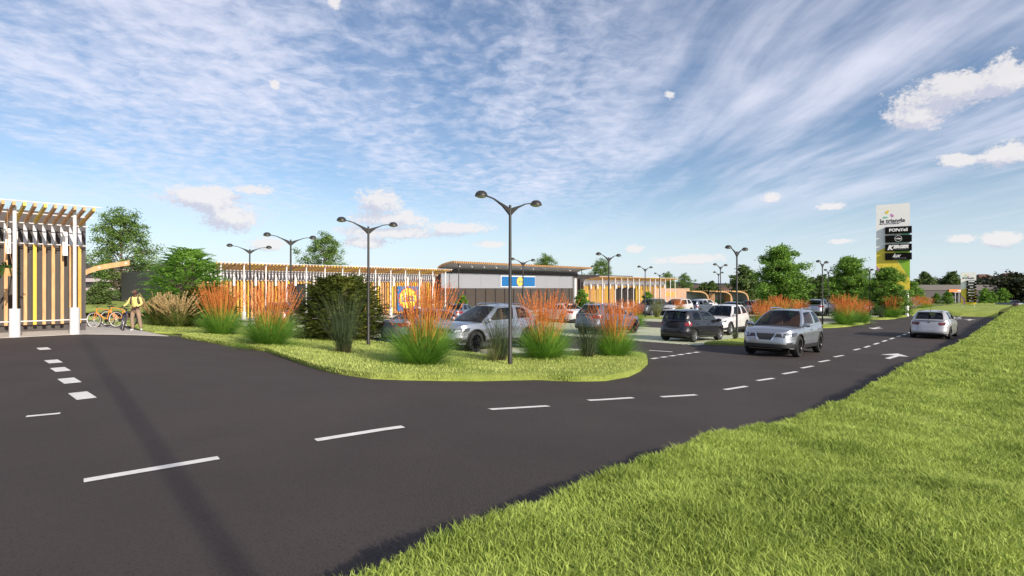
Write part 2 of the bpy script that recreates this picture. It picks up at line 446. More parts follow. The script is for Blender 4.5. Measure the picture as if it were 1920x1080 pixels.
def lawn_blades(reg, n, h, w, hz, extra_edge=True):
    tt, a, b = reg
    t = rng.uniform(tt[0], tt[-1], n); s0 = np.interp(t, tt, a); s1 = np.interp(t, tt, b)
    W_ = (s1 - s0); keep = rng.uniform(0, W_.max(), n) < W_
    t = t[keep]; s0 = s0[keep]; s1 = s1[keep]; s = s0 + (s1 - s0) * rng.uniform(0, 1, len(t))
    d = np.minimum(s - s0, s1 - s); d = np.minimum(d, np.minimum(t - tt[0], tt[-1] - t) + .12); q = np.minimum(1, d / .5)
    z = GZa(s) + hz * (.72 + .28 * np.sin(q * np.pi / 2)) - .01
    return s, t, z
isl = [(7.45, 11.2, 12.2), (7.6, 10.9, 12.9), (7.9, 10.3, 13.6), (8.5, 9.9, 15.0), (9.1, 8.4, 16.0), (9.4, 7.2, 16.5), (9.8, 6.3, 16.8), (10.8, 6.05, 16.5), (11.6, 6.1, 15.2), (12.3, 6.2, 12.3), (17.1, 7.2, 12.3), (20, 6.95, 12.3),
       (23.6, 6.75, 12.3), (25.2, 7.6, 12.3), (26.6, 9.2, 12.2)]
LAWNS = [('lawn', isl, .17, 30000, .05), ('lawn', [(27.5, 6.8, 9.4), (27.8, 6.65, 10.6), (28.6, 6.62, 12.0), (31, 6.62, 12.9), (40, 6.62, 13), (70, 6.62, 13)], .06, 22000, .06),
         ('lawn', [(9.0, 24.6, 26.5), (9.3, 24.2, 28.2), (9.9, 24.0, 28.9), (10.6, 23.6, 28.6)], .12, 3600, .06),
         ('lawn', [(9.3, 44, 50.5), (9.8, 41.5, 52.5), (10.4, 40.5, 51.8), (10.9, 40.2, 50)], .10, 4000, .06),
         ('lawn', [(9.2, 60, 67), (9.7, 57.5, 69), (10.3, 57, 68), (10.9, 57, 66)], .10, 3500, .06),
         ('lawn', [(9.2, 70, 72.5), (14, 70, 74), (20, 70, 74)], .10, 1500, .06),
         ('lawn', [(20.5, 43.6, 46), (22, 43.2, 46.4), (38, 43.2, 46.4)], .10, 3000, .06),
         ('lawn', [(20.5, 16.9, 18.2), (22, 16.9, 18.2)], .05, 10, .05)]
LAWNS.pop()
S_, T_, Z_ = [], [], []
for (nm, prof, h, n, bh) in LAWNS:
    reg = lawnT(nm, prof, h, 0)
    s, t, z = lawn_blades(reg, n * 2, bh, .01, h); S_.append(s[:n]); T_.append(t[:n]); Z_.append(z[:n])
# fringe hanging over the cut edge of the near island
n = 5000
tt = np.array([p[0] for p in isl]); aa = np.array([p[1] for p in isl]); bb = np.array([p[2] for p in isl])
tq = rng.uniform(tt[0], tt[-1], n); sq = np.interp(tq, tt, aa) + rng.uniform(-.02, .04, n)
S_.append(sq); T_.append(tq); Z_.append(GZa(sq) + rng.uniform(.02, .12, n))
ob = blades('grass', np.concatenate(S_), np.concatenate(T_), np.concatenate(Z_), .055, .014, M_blade2, lean=.7)
tag(ob, 'short pale green grass covering the planted islands of the car park', 'grass', kind='stuff')

# verge along the near side of the road: a lip at the kerb line, a bank that grows taller with distance
def bank_h(s, t):
    lip = np.interp(s, [-30, 6, 14, 25, 40, 60, 80], [.30, .30, .32, .44, .74, .94, .96])
    wdt = np.interp(s, [-30, 6, 18, 25, 40, 60], [.12, .12, .2, .45, .85, 1.1])
    q = np.clip((np.interp(s, [-30, 5, 10, 20], [2.33, 2.33, 2.42, 2.56]) - t) / wdt, 0, 1)
    bump = .05 * np.sin(s * 1.7 + t * 2.1) * q + .03 * np.sin(s * 4.1 - t * 3) * q
    far = np.interp(s, [60, 70], [0, 1]) * np.clip((1.2 - t) / 1.5, 0, 1) * .35
    lin = np.interp(s, [15, 30], [0, 1]); return lip * (np.sin(q * np.pi / 2) * (1 - lin) + q * lin) + bump * .5 + far
sv = srange(-12, 90, .25); tv = [2.62, 2.56, 2.54, 2.5, 2.46, 2.42, 2.38, 2.34, 2.31, 2.28, 2.25, 2.22, 2.19, 2.15, 2.1, 1.9, 1.5, 1, .5, 0, -.5, -1, -2, -4, -8, -16, -40]
mb = MB(); mb.grid([[ST(s, t + .04 * math.sin(s * 2.3) * (t > 2.5), GZ(s) + float(bank_h(s, t))) for t in tv] for s in sv])
tag(mb.build('verge', M_lawn, smooth=True), kind='structure')
# berm that closes the far end of the road
mb = MB(); rows = []
for k in range(41):
    w = k / 40; t = 2.6 + w * 7.5
    rows.append([ST(s, t, GZ(s) + z) for (s, z) in ((72.3, 0), (72.6, .34), (73.0, .55), (75, .6), (78, .6), (84, .55), (100, .3), (140, 0))])
mb.grid(rows); tag(mb.build('embankment', M_lawn, smooth=True), kind='structure')
seg = [(-3, 1.6, 5, 2.78, .04, 9000), (1.2, 3.2, .3, 2.38, 0, 34000), (3, 5.5, -.35, 2.38, 0, 46000), (5, 9, -.5, 2.42, 0, 42000), (8.5, 15, -.6, 2.5, 0, 34000), (14, 28, -.8, 2.56, 0, 30000), (27, 55, -1.5, 2.64, 0, 24000), (50, 76, -2, 2.64, 0, 9000)]
for k, (s0, s1, t0, t1, _, n) in enumerate(seg):
    if k == 0: s0, s1, t0, t1 = -3, 1.4, .2, 2.46
    hh = .052 if k < 5 else .07
    ww = (.006, .006, .007, .008, .011, .018, .035, .06)[k]
    s = rng.uniform(s0, s1, n); t = rng.uniform(t0, t1, n); s = s0 + (s - s0) ** 1.0
    okk = ~((s > 20) & (t > 2.62 - np.interp(s, [18, 25, 40, 60], [.2, .45, .85, 1.1]) * .96)); s = s[okk]; t = t[okk]
    clump = np.sin(s * 9 + np.sin(t * 7) * 2) * np.sin(t * 11 + s * 3)
    z = GZa(s) + bank_h(s, t - .06) - .01
    ob = blades('verge_grass', s, t, z, hh * (1 + .3 * clump), ww, M_blade, lean=.9)
    tag(ob, 'short bright green grass growing on the verge beside the road', 'grass', kind='stuff')
# wider strip of verge grass seen only from other places
n = 14000
s = rng.uniform(-2, 14, n); t = rng.uniform(-3, .0, n)
ob = blades('verge_grass', s, t, GZa(s) + bank_h(s, t) - .01, .055, .012, M_blade, lean=.9)
tag(ob, 'short bright green grass growing on the verge beside the road', 'grass', kind='stuff')

# ------------------------------------------------------------ road markings
def mark(pts, dz=.006, name='road_marking'):
    mb = MB(); q = [ST(s, t, GZ(s) + dz) for (s, t) in pts]
    mb.poly(q); o = mb.build(name, M_white, fix=False); o['kind'] = 'structure'; return o
def stp(px, py):
    p = PX(px, py); return toST(p.x, p.y)
def dash(s0, t0, s1, t1, w):
    d = Vector((s1 - s0, t1 - t0)); d.normalize(); e = Vector((-d.y, d.x)) * w / 2
    k = 4; a = [(s0 + (s1 - s0) * i / k, t0 + (t1 - t0) * i / k) for i in range(k + 1)]
    mb = MB(); mb.grid([[ST(p[0] + e.x, p[1] + e.y, GZ(p[0]) + .006), ST(p[0] - e.x, p[1] - e.y, GZ(p[0]) + .006)] for p in a])
    o = mb.build('road_marking', M_white, fix=False); o['kind'] = 'structure'
for (a, b) in (((157, 902), (410, 859)), ((592, 826), (756, 800.5)), ((919, 768), (1028, 761.5)), ((1103, 751), (1187, 746)), ((1240, 744.5), (1305, 740.5)), ((1359, 731), (1400, 724.5)),
               ((1420, 714), (1450, 709.5)), ((1468, 701.5), (1494, 697)), ((1503, 690.5), (1524, 686.5)), ((1536, 679), (1555, 675.5)), ((1564, 669.5), (1581, 666.5))):
    s0, t0 = stp(*a); s1, t1 = stp(*b); dash(s0, t0, s1, t1, .12)
s = 26.2
while s < 72:
    dash(s, 5.4, s + 1.05, 5.4, .13); s += 1.95
sx = [(82, 654), (100, 678), (113, 693), (130, 714), (154, 742)]
for (x, y) in sx + [(92, 665)]:
    if (x, y) == (92, 665): continue
    s, t = stp(x, y); w = .24
    mark([(s - w / 2, t - .37), (s + w / 2, t - .37), (s + w / 2, t + .37), (s - w / 2, t + .37)])
s0, t0 = stp(49, 781.5); s1, t1 = stp(113, 775.5); dash(s0, t0, s1, t1, .10)
for k in range(6):                                   # give-way line at the mouth of the first aisle
    s0 = 16.4 + k * .62; dash(s0, 9.15, s0 + .4, 9.15, .16)
for (x0, y0, x1, y1) in ((1217, 657, 1261, 660), (1118, 608, 1140, 610)):
    a = stp(x0, y0); b = stp(x1, y1); dash(*a, *b, .12)
dash(20.0, 17.0, 20.0, 15.6, .12); dash(36.6, 14.5, 36.6, 15.6, .14); dash(36.6, 21, 36.6, 22.2, .14)
for s0 in (12.3, 17.2, 22.8, 33.2):
    t = 12.6
    while t < 36:
        if s0 in (12.3, 22.8): dash(s0 + .1, t, s0 + 4.6, t, .08)
        t += 2.6
ARW = [stp(*q) for q in ((1683, 663), (1704, 669), (1686, 668.2), (1668, 673.5), (1659, 672), (1677, 666.8), (1651, 665))]
AC = (sum(q[0] for q in ARW) / 7, sum(q[1] for q in ARW) / 7)
def arrow(s, t, flip=1, k=1.0):
    '''lane arrow: a broad head on a short shaft'''
    q = [(s + flip * (a - AC[0]) * k, t + flip * (b - AC[1]) * k) for (a, b) in ARW]
    bm = bmesh.new(); vs = [bm.verts.new(ST(a, b, GZ(a) + .007)) for (a, b) in q]; f = bm.faces.new(vs)
    bmesh.ops.triangulate(bm, faces=[f]); bmesh.ops.recalc_face_normals(bm, faces=bm.faces)
    me = bpy.data.meshes.new('road_arrow'); bm.to_mesh(me); bm.free(); me.materials.append(M_white)
    o = bpy.data.objects.new('road_arrow', me); COL.objects.link(o); o['kind'] = 'structure'
arrow(AC[0], AC[1]); arrow(43.7, 7.7, -1); arrow(63.5, 4.2, 1, 1.1)
dash(66, 5.4, 70, 5.9, .2)
# ------------------------------------------------------------ materials of built things
M_wood = mat('larch', (.58, .33, .145), .6, var=.22, scale=3, stretch=(6, 6, .6), bump=.15, bscale=30)
M_wood2 = mat('larch_dark', (.36, .20, .10), .6, var=.25, scale=3, stretch=(6, 6, .6))
M_yel = mat('yellow_slat', (.72, .50, .045), .5, var=.08)
M_ora = mat('ochre_slat', (.62, .36, .06), .5, var=.1)
M_post = mat('white_metal', (.72, .70, .70), .45, var=.04)
M_metal = mat('brushed_steel', (.55, .55, .58), .28, metal=.85, var=.05)
M_panel = mat('pale_metal', (.36, .37, .41), .4, metal=.3, var=.05)
M_lightmetal = mat('lilac_metal', (.62, .62, .68), .5, metal=.05, var=.05)
M_anth = mat('anthracite_cladding', (.065, .055, .052), .65, var=.12, scale=4, stretch=(3, 3, .4))
M_anth2 = mat('anthracite_render', (.085, .075, .078), .8, var=.05)
M_dark = mat('dark_steel', (.028, .025, .024), .45, var=.1)
M_gls = mat('shop_glass', (.035, .032, .034), .12, var=.1, spec=.6)
M_blk = mat('black_board', (.006, .006, .006), .8, var=.05, spec=.1)
M_sw = mat('sign_white', (.88, .86, .85), .5, var=.02)
M_sy = mat('sign_yellow', (.80, .62, .06), .5, var=.03)
M_sg = mat('sign_green', (.26, .48, .03), .5, var=.03)
M_st = mat('sign_teal', (.22, .58, .42), .5, var=.03)
M_sp = mat('sign_purple', (.58, .26, .50), .5, var=.03)
M_blue = mat('sign_blue', (.012, .13, .36), .5, var=.03)
M_red = mat('sign_red', (.70, .08, .03), .5, var=.03)
M_yb = mat('sign_bright_yellow', (.86, .74, .10), .5, var=.03)
M_or = mat('sign_orange', (.80, .20, .02), .5, var=.03)

def disc(mb, c, rx, rz, y, th=.02, n=32, m=0):
    mb.poly([(c[0] + rx * math.cos(2 * math.pi * k / n), y, c[1] + rz * math.sin(2 * math.pi * k / n)) for k in range(n)], th, (0, -1, 0), m)

def pergola(root, L, doors, posts=True, post0=.8, D=2.7, seed=1, left=0, hide_lights=False, solid=None, sw=.10, lean=.3):
    """slatted shop front in local axes: x along the front, y=0 line of posts, y=D the wall"""
    rd = random.Random(seed); ys = D - .38
    zs, zr, zo = 3.3, 4.08, 4.46
    scr = MB(); raf = MB(); rib = MB(); n = int(L / .267)
    pat = [0, 0, 1, 0, 2, 0, 0, 0, 1, 3, 0, 0, 1, 0, 0, 2, 0, 0]
    for k in range(n):
        x = L - .26 - k * .267; c = pat[(k + seed * 5) % len(pat)] if rd.random() < .8 else rd.choice([0, 1, 2])
        z0 = .28
        for (a, b) in doors:
            if a < x < b: z0 = 3.05
        scr.box((x, ys, (z0 + zs) / 2), (sw, sw, zs - z0), c)
        arc = [(x, ys - lean * (1 - math.cos(q)), zs + (zr - zs) * math.sin(q)) for q in [i * math.pi / 2 / 7 for i in range(8)]]
        hw = max(.12, sw) / 2; rib.grid([[(x - hw, a[1] - .025, a[2]), (x + hw, a[1] - .025, a[2]), (x + hw, a[1] + .025, a[2]), (x - hw, a[1] + .025, a[2])] for a in arc], closed=True)
        raf.beam((x, ys - lean, zr + .03), (x, -.38, zo), .085, .13, c)
    scr.build('slat_screen', [M_wood, M_yel, M_ora, M_wood2], root)
    rib.build('curved_rib', M_lightmetal, root)
    raf.build('roof_slats', [M_wood, M_yel, M_ora, M_wood2], root)
    rl = MB()
    for (y, z) in ((ys - .05, zs), (ys - lean - .03, zr - .03), (-.3, zo + .09), (1.1, zo - .16)):
        rl.tube([(0.02, y, z), (L - .02, y, z)], .022, 6)
    cuts = sorted([(0, 0)] + list(doors) + [(L, L)])
    for (a, b), (c, d) in zip(cuts, cuts[1:]):
        if c - b > .3: rl.tube([(b + .02, ys - .05, .42), (c - .02, ys - .05, .42)], .022, 6)
    rl.build('rail', M_post, root)
    x = post0
    while x < L:
        if posts:
            p = MB(); p.lathe([(0, 0), (.15, 0), (.15, .95), (.055, .96), (.055, zo - .05), (0, zo - .05)], 14, c=(x, 0, 0))
            p.build('post', M_post, root, smooth=True)
        if not hide_lights:
            q = MB(); q.box((x - .02, ys - .45, 3.33), (.15, .14, .9)); q.build('wall_light', M_sw, root)
        x += 1.6
    return ys, zs
def corr_wall(name, L, D, H, m, root, y0, pitch=.45, x0=0):
    """box with upright cladding ribs on its front"""
    mb = MB(); mb.box((x0 + L / 2, y0 + D / 2, (H - 1.2) / 2), (L, D, H + 1.2))
    k = x0 + .2
    while k < x0 + L - .1:
        mb.box((k, y0 - .025, H / 2), (pitch * .42, .05, H - .01)); k += pitch
    return mb.build(name, m, root)

# --- near shop on the left
B1 = empty('shop_building', ST(-9, 24.9, GZ(3)), ROT, 'dark shop with upright wood and yellow slats and slatted canopy beside the cyclist', 'building', 'slatted shops of the retail park')
pergola(B1, 13.45, [], post0=1.5, seed=3, lean=.10)
corr_wall('wall', 13.25, 12, 4.57, M_anth, B1, 2.7)
mb = MB(); mb.box((13.34, 2.75, 2.2), (.18, .35, 4.55)); mb.build('corner_trim', M_anth2, B1)
# hanging planter
hp = empty('hanging_planter', ST(1.94, 25.2, GZ(3)), ROT, 'small wooden planter with trailing leaves hanging in front of the yellow slats', 'planter')
mb = MB(); mb.lathe([(0, 2.05), (.13, 2.05), (.17, 2.32), (.15, 2.32), (.12, 2.1), (0, 2.1)], 12); mb.build('pot', M_wood, hp, smooth=True)
mb = MB()
for a in (0, 2.1, 4.2): mb.tube([(.15 * math.cos(a), .15 * math.sin(a), 2.32), (0, 0, 3.2)], .008, 5)
mb.tube([(0, 0, 3.2), (0, 0, 4.38)], .01, 5)
mb.build('cord', M_wood2, hp)
rd = random.Random(4); mb = MB()
for k in range(26):
    a = rd.uniform(0, 6.28); r = rd.uniform(.2, .5); h = rd.uniform(-.35, .22)
    pts = [(0, 0, 2.3), (r * .5 * math.cos(a), r * .5 * math.sin(a), 2.42 + max(0, h) * .5), (r * math.cos(a), r * math.sin(a), 2.3 + h)]
    for i in range(2):
        p, q = Vector(pts[i]), Vector(pts[i + 1]); w = Vector((-math.sin(a), math.cos(a), 0)) * (.035 if i == 0 else .02)
        w0 = Vector((-math.sin(a), math.cos(a), 0)) * (.015 if i == 0 else .035)
        mb.add([p - w0, p + w0, q + w, q - w], [(0, 1, 2, 3)])
mb.build('foliage', leafmat('planter_leaf', (.02, .05, .012), (.07, .14, .03)), hp, fix=False)

# --- long slatted shop in the middle distance
B2 = empty('shop_building', ST(14.1, 42.4, .0), ROT, 'long low shop with wooden slats, curved grey ribs and white posts behind the planted island', 'building', 'slatted shops of the retail park')
ys, zs = pergola(B2, 22, [(6.5, 10.5)], post0=.5, seed=1, sw=.15)
corr_wall('wall', 22, 24, 4.28, M_anth, B2, 2.7)
mb = MB(); mb.box((8.5, 2.62, 1.5), (4, .05, 3.0)); mb.build('shop_window', M_gls, B2)
mb = MB()
for x in (6.5, 7.5, 8.5, 9.5, 10.5): mb.box((x, 2.57, 1.5), (.06, .06, 3.0))
mb.build('window_frame', M_dark, B2)
# square shop sign on the slats
s_, t_ = 0, 0
def lidl(root, cx, cz, y, r, m_l=None, tsize=None, sx=1.0):
    mb = MB(); disc(mb, (cx, cz), r, r, y, .02); mb.build('sign_ring', M_red, root)
    mb = MB(); disc(mb, (cx, cz), r * .94, r * .94, y - .022, .012); mb.build('sign_disc', M_yb, root)
    ts = tsize or r * .72
    text('L', ts, root, M_blue, (cx - r * .60, y - .05, cz - ts * .34), bold=.02 * r, sx=sx)
    text('i', ts, root, M_red, (cx - r * .20, y - .05, cz - ts * .42), bold=.03 * r, sx=1.3 * sx)
    text('DL', ts, root, M_blue, (cx + r * .34, y - .05, cz - ts * .34), bold=.02 * r, sx=sx)
SG = empty('shop_sign', ST(14.1, 42.4, 0), ROT, 'square blue shop sign with a yellow disc hung on the wooden slats', 'sign')
def loc_x(px, t, s_org):
    r = (px - 960) / 1040.; Y = t / (r * N.x + N.y); return (r * Y * U.x + Y * U.y) - s_org
tS = 42.4 + ys - .15
xa, xb = loc_x(745, tS, 14.1), loc_x(783.5, tS, 14.1)
cx = (xa + xb) / 2; wS = xb - xa; zS = CAMZ - (560 - 540) / 1040. * (tS / ((764 - 960) / 1040. * N.x + N.y))
mb = MB(); mb.box((cx, ys - .15, zS), (wS, .1, wS * .98)); mb.build('sign_panel', M_blue, SG)
lidl(SG, cx, zS, ys - .205, wS * .44)

# --- supermarket with the big curved roof
S0, S1 = 37.2, 61.2; TB = 42.4; ZB = -.12
B3 = empty('supermarket', ST(S0, TB, ZB), ROT, 'supermarket with a wide curved overhanging roof, pale metal fascia and dark windows', 'building')
L3 = S1 - S0; yw = 2.95
mb = MB(); mb.box((L3 / 2, yw + 15, 2.0), (L3, 30, 5.2)); mb.build('wall', M_anth2, B3)
mb = MB()
npan = 8
for k in range(npan):
    x0 = k * (L3 - 1.2) / npan; w = (L3 - 1.2) / npan
    mb.box((x0 + w / 2, yw - .06, 3.60), (w - .015, .1, 1.62))
mb.build('fascia', M_panel, B3)
mb = MB(); mb.box((L3 / 2 - .5, yw - .02, 1.4), (L3 - 1.2, .04, 2.75)); mb.build('shop_window', mat('bronze_glass', (.075, .062, .055), .15, var=.08), B3)
mb = MB()
x = .3
while x < L3 - 1.2: mb.box((x, yw - .07, 1.4), (.09, .08, 2.78)); x += 1.55
mb.build('window_frame', M_dark, B3)
mb = MB(); mb.box((L3 - .75, yw - .1, 2.05), (.4, .2, 4.1)); mb.build('end_pier', M_post, B3)
mb = MB(); mb.box((L3 / 2, yw - .03, 4.62), (L3, .06, .4)); mb.build('soffit_band', M_anth, B3)
# roof: section across y, swept along x
sec = [(3.5, 4.15), (3.42, 4.72), (3.12, 5.10), (2.6, 5.30), (1.9, 5.43), (1.2, 5.52), (.65, 5.58)]
def roofring(off):
    return [(y, z + off) for y, z in sec]
mb = MB(); mb.grid([[(0, y, z) for y, z in roofring(-.16)], [(L3, y, z) for y, z in roofring(-.16)]]); o = mb.build('soffit', mat('soffit_metal', (.70, .71, .74), .35, metal=.25, var=.04), B3, smooth=True)
mb = MB(); mb.grid([[(-.1, y, z) for y, z in roofring(0)], [(L3 + .1, y, z) for y, z in roofring(0)]])
mb.add([(-.1, 3.5, 4.15), (L3 + .1, 3.5, 4.15), (L3 + .1, 26, 4.6), (-.1, 26, 4.6)], [(0, 1, 2, 3)])
mb.build('roof', M_anth2, B3, smooth=True)
mb = MB(); x = 0
while x <= L3:
    mb.box((x, .53, 5.48), (.10, .28, .16)); x += .30
for xx in (-.06, L3 + .06):
    for (a, b) in zip(sec, sec[1:]): mb.beam((xx, a[0], a[1] - .07), (xx, b[0], b[1] - .07), .12, .2)
mb.box((L3 / 2, .68, 5.47), (L3 + .1, .05, .2))
mb.build('roof_trim', M_wood, B3)
for k in range(11):
    px = 861 + k * 22.9; x = loc_x(861 + (1091 - 861) * (k / 10.), TB + 1.3, S0)
    q = MB(); q.tube([(x, 1.3, 5.34), (x, 1.3, 5.20)], .012, 5); q.tube([(x + .05, 1.22, 5.02), (x - .04, 1.35, 5.30)], .055, 8); q.build('spotlight', M_sw, B3)
for x in (.9, L3 - 1.6):
    q = MB(); q.tube([(x, 1.1, 0), (x, 1.1, 5.36)], .05, 8); q.build('post', M_dark, B3)
SG = empty('shop_sign', ST(S0, TB, ZB), ROT, 'wide blue fascia sign with a small yellow disc above the dark windows', 'sign')
xa, xb = loc_x(939, TB + yw - .12, S0), loc_x(1003, TB + yw - .12, S0)
zc = 3.60; hS = 1.30
mb = MB(); mb.box(((xa + xb) / 2, yw - .14, zc), (xb - xa, .06, hS)); mb.build('sign_frame', M_sw, SG)
mb = MB(); mb.box(((xa + xb) / 2, yw - .18, zc), (xb - xa - .15, .06, hS - .15)); mb.build('sign_panel', M_blue, SG)
lidl(SG, (xa + xb) / 2 + .15, zc, yw - .215, .56)

# --- slatted shop on the right with its timber end block
B4 = empty('shop_building', ST(61.7, 42.5, -.27), ROT, 'slatted shop with many white posts and a pale timber block at its right end', 'building', 'slatted shops of the retail park')
pergola(B4, 22.6, [(8.0, 13.6)], post0=1.2, seed=6, sw=.15)
mb = MB(); mb.box((10.2, 2.8 + 6, 1.6), (20.4, 12, 5.2)); mb.build('wall', M_anth, B4)
mb = MB(); mb.box((10.8, 2.72, 1.5), (5.6, .05, 3.0)); mb.build('shop_window', M_gls, B4)
mb = MB(); mb.box((9.5, 9, 4.5), (19, 6, .9))
k = .2
while k < 19: mb.box((k, 5.95, 4.5), (.12, .1, .9)); k += .3
mb.build('plant_room', M_anth, B4)
mb = MB(); x0 = 18.6
Lt = loc_x(1293, 42.5 + 1.9, 61.7) - x0
k = 0
mb.box((x0 + Lt / 2, 1.9 + 3, 1.2), (Lt, 6, 3.4))
while k < Lt / .15 - 1: mb.box((x0 + .08 + k * .15, 1.88, 1.45), (.11, .04, 2.9 + .04 * (k % 2)), k % 3); k += 1
mb.build('timber_block', [mat('pale_larch', (.56, .38, .26), .65, var=.1, scale=3), mat('pale_larch_warm', (.60, .42, .25), .65, var=.1, scale=3), mat('pale_larch_pink', (.55, .36, .29), .65, var=.1, scale=3)], B4)
mb = MB(); xx = x0 + 1.2
text('POPEYES', .95, B4, mat('faded_yellow', (.75, .42, .05), .5, var=.05), (x0 + 5.6, 1.83, 1.55), bold=.03, name='wall_lettering')
mb = MB(); disc(mb, (x0 + Lt - .7, 2.0), .32, .5, 1.84, .03); mb.build('wall_badge', M_yb, B4)
BN = empty('long_bench', ST(61.7 + x0 + .3, 42.5 + .9, -.27), ROT, 'long rust red bench along the foot of the pale timber block', 'bench')
mb = MB(); mb.box((4.4, 0, .62), (8.8, .5, .12)); mb.build('seat', M_red, BN)
for x in (.4, 3, 5.8, 8.4): mb = MB(); mb.box((x, 0, .28), (.1, .4, .56)); mb.build('leg', M_dark, BN)

# --- dark wall box and curved timber beam of the cycle shelter
CB = empty('cycle_shelter', ST(5.2, 33.0, GZ(5)), ROT, 'curved timber beam of a cycle shelter rising behind the dark shop corner', 'shelter')
mb = MB(); p = [Vector(q) for q in ((-.30, 0, 1.5), (-.27, 0, 1.9), (-.18, 0, 2.15), (-.02, 0, 2.36), (.2, 0, 2.52), (.5, 0, 2.66), (.9, 0, 2.77), (1.35, 0, 2.87), (1.85, 0, 2.97))]
for y in (-.14, .14):
    mb.grid([[a + Vector((-.0, y, .14)), a + Vector((.0, y, -.10))] for a in p])
for z in (.14, -.10):
    mb.grid([[a + Vector((0, -.14, z)), a + Vector((0, .14, z))] for a in p])
mb.box((1.85, 0, 2.99), (.01, .28, .24)); mb.box((-.3, 0, .8), (.24, .28, 1.7))
mb.build('beam', M_wood, CB)
mb = MB()
for (x, z) in ((.62, 2.72), (1.7, 2.96)): mb.tube([(x, -.17, z), (x, .17, z)], .04, 8)
mb.build('bolt', M_sw, CB)

# --- street lamps
def make_lamp():
    r = empty('street_lamp')
    mb = MB(); mb.lathe([(0, 0), (.065, 0), (.065, .45), (.05, .5), (.036, 4.42), (0, 4.42)], 12); mb.build('pole', M_dark, r, smooth=True)
    for sg in (-1, 1):
        mb = MB()
        P = [(0, .0, .19), (.14, .035, .13), (.3, .085, .06), (.45, .13, .035), (.62, .175, .03), (.8, .205, .03), (.92, .215, .03)]
        th = .028; rows = []
        for (x, zt, h) in P:
            z = 4.34 + zt + (.0 if x else -.02)
            top = z + (.02 if x > .5 else 0); bot = top - h
            w = th if x < .5 else .018
            rows.append([(sg * x, -w, bot), (sg * x, w, bot), (sg * x, w, top), (sg * x, -w, top)])
        mb.grid(rows, closed=True)
        mb.build('arm', M_dark, r)
        h = MB(); cx = sg * 1.06; z0 = 4.53
        h.lathe([(.165, z0), (.16, z0 + .035), (.13, z0 + .095), (.08, z0 + .13), (0, z0 + .145)], 20, c=(cx, 0, 0))
        h.lathe([(0, z0 + .02), (.15, z0 + .01), (.165, z0)], 20, c=(cx, 0, 0))
        hd = h.build('lamp_head', M_dark, r, smooth=True)
        g_ = MB(); g_.lathe([(.145, z0 + .003), (.11, z0 - .03), (.05, z0 - .045), (0, z0 - .047)], 20, c=(cx, 0, 0)); g_.build('diffuser', mat('lamp_glass', (.55, .55, .5), .2, var=.05), hd, smooth=True)
    return r
lamps = [(10.75, 10.2, 'tallest looking double street lamp rising from the middle of the planted island'), (10.95, 17.4, 'double street lamp behind the dark conifer, second in the left row'),
         (11.4, 24.5, 'double street lamp in front of the roof slats, third in the left row'), (12.5, 31.9, 'leftmost double street lamp, just right of the feathery green bush'),
         (27.8, 10.8, 'double street lamp standing on the grass by the pale crossover nose'), (27.9, 18.4, 'double street lamp in front of the right end of the supermarket roof'),
         (28.6, 25.9, 'double street lamp in front of the wide blue supermarket sign'), (44.7, 11.2, 'double street lamp just behind the white hatchback parked beside the grasses'),
         (44.7, 18.7, 'taller of the two double street lamps close together over the trolley shelters'), (44.7, 25.6, 'double street lamp in front of the middle of the right slatted shop'),
         (61.6, 11.4, 'double street lamp between the second roadside tree and the tall sign'), (61.6, 14.9, 'distant double street lamp just right of the tallest bushy tree'),
         (61.6, 26.0, 'shorter of the two double street lamps close together over the trolley shelters'), (61.6, 33.3, 'small distant double street lamp before the pale timber block')]
l0 = make_lamp()
for i, (s, t, lab) in enumerate(lamps):
    o = l0 if i == 0 else copy_tree(l0)
    o.location = ST(s, t); o.rotation_euler = (0, 0, ROT); tag(o, lab, 'street lamp', 'double headed street lamps of the car park')

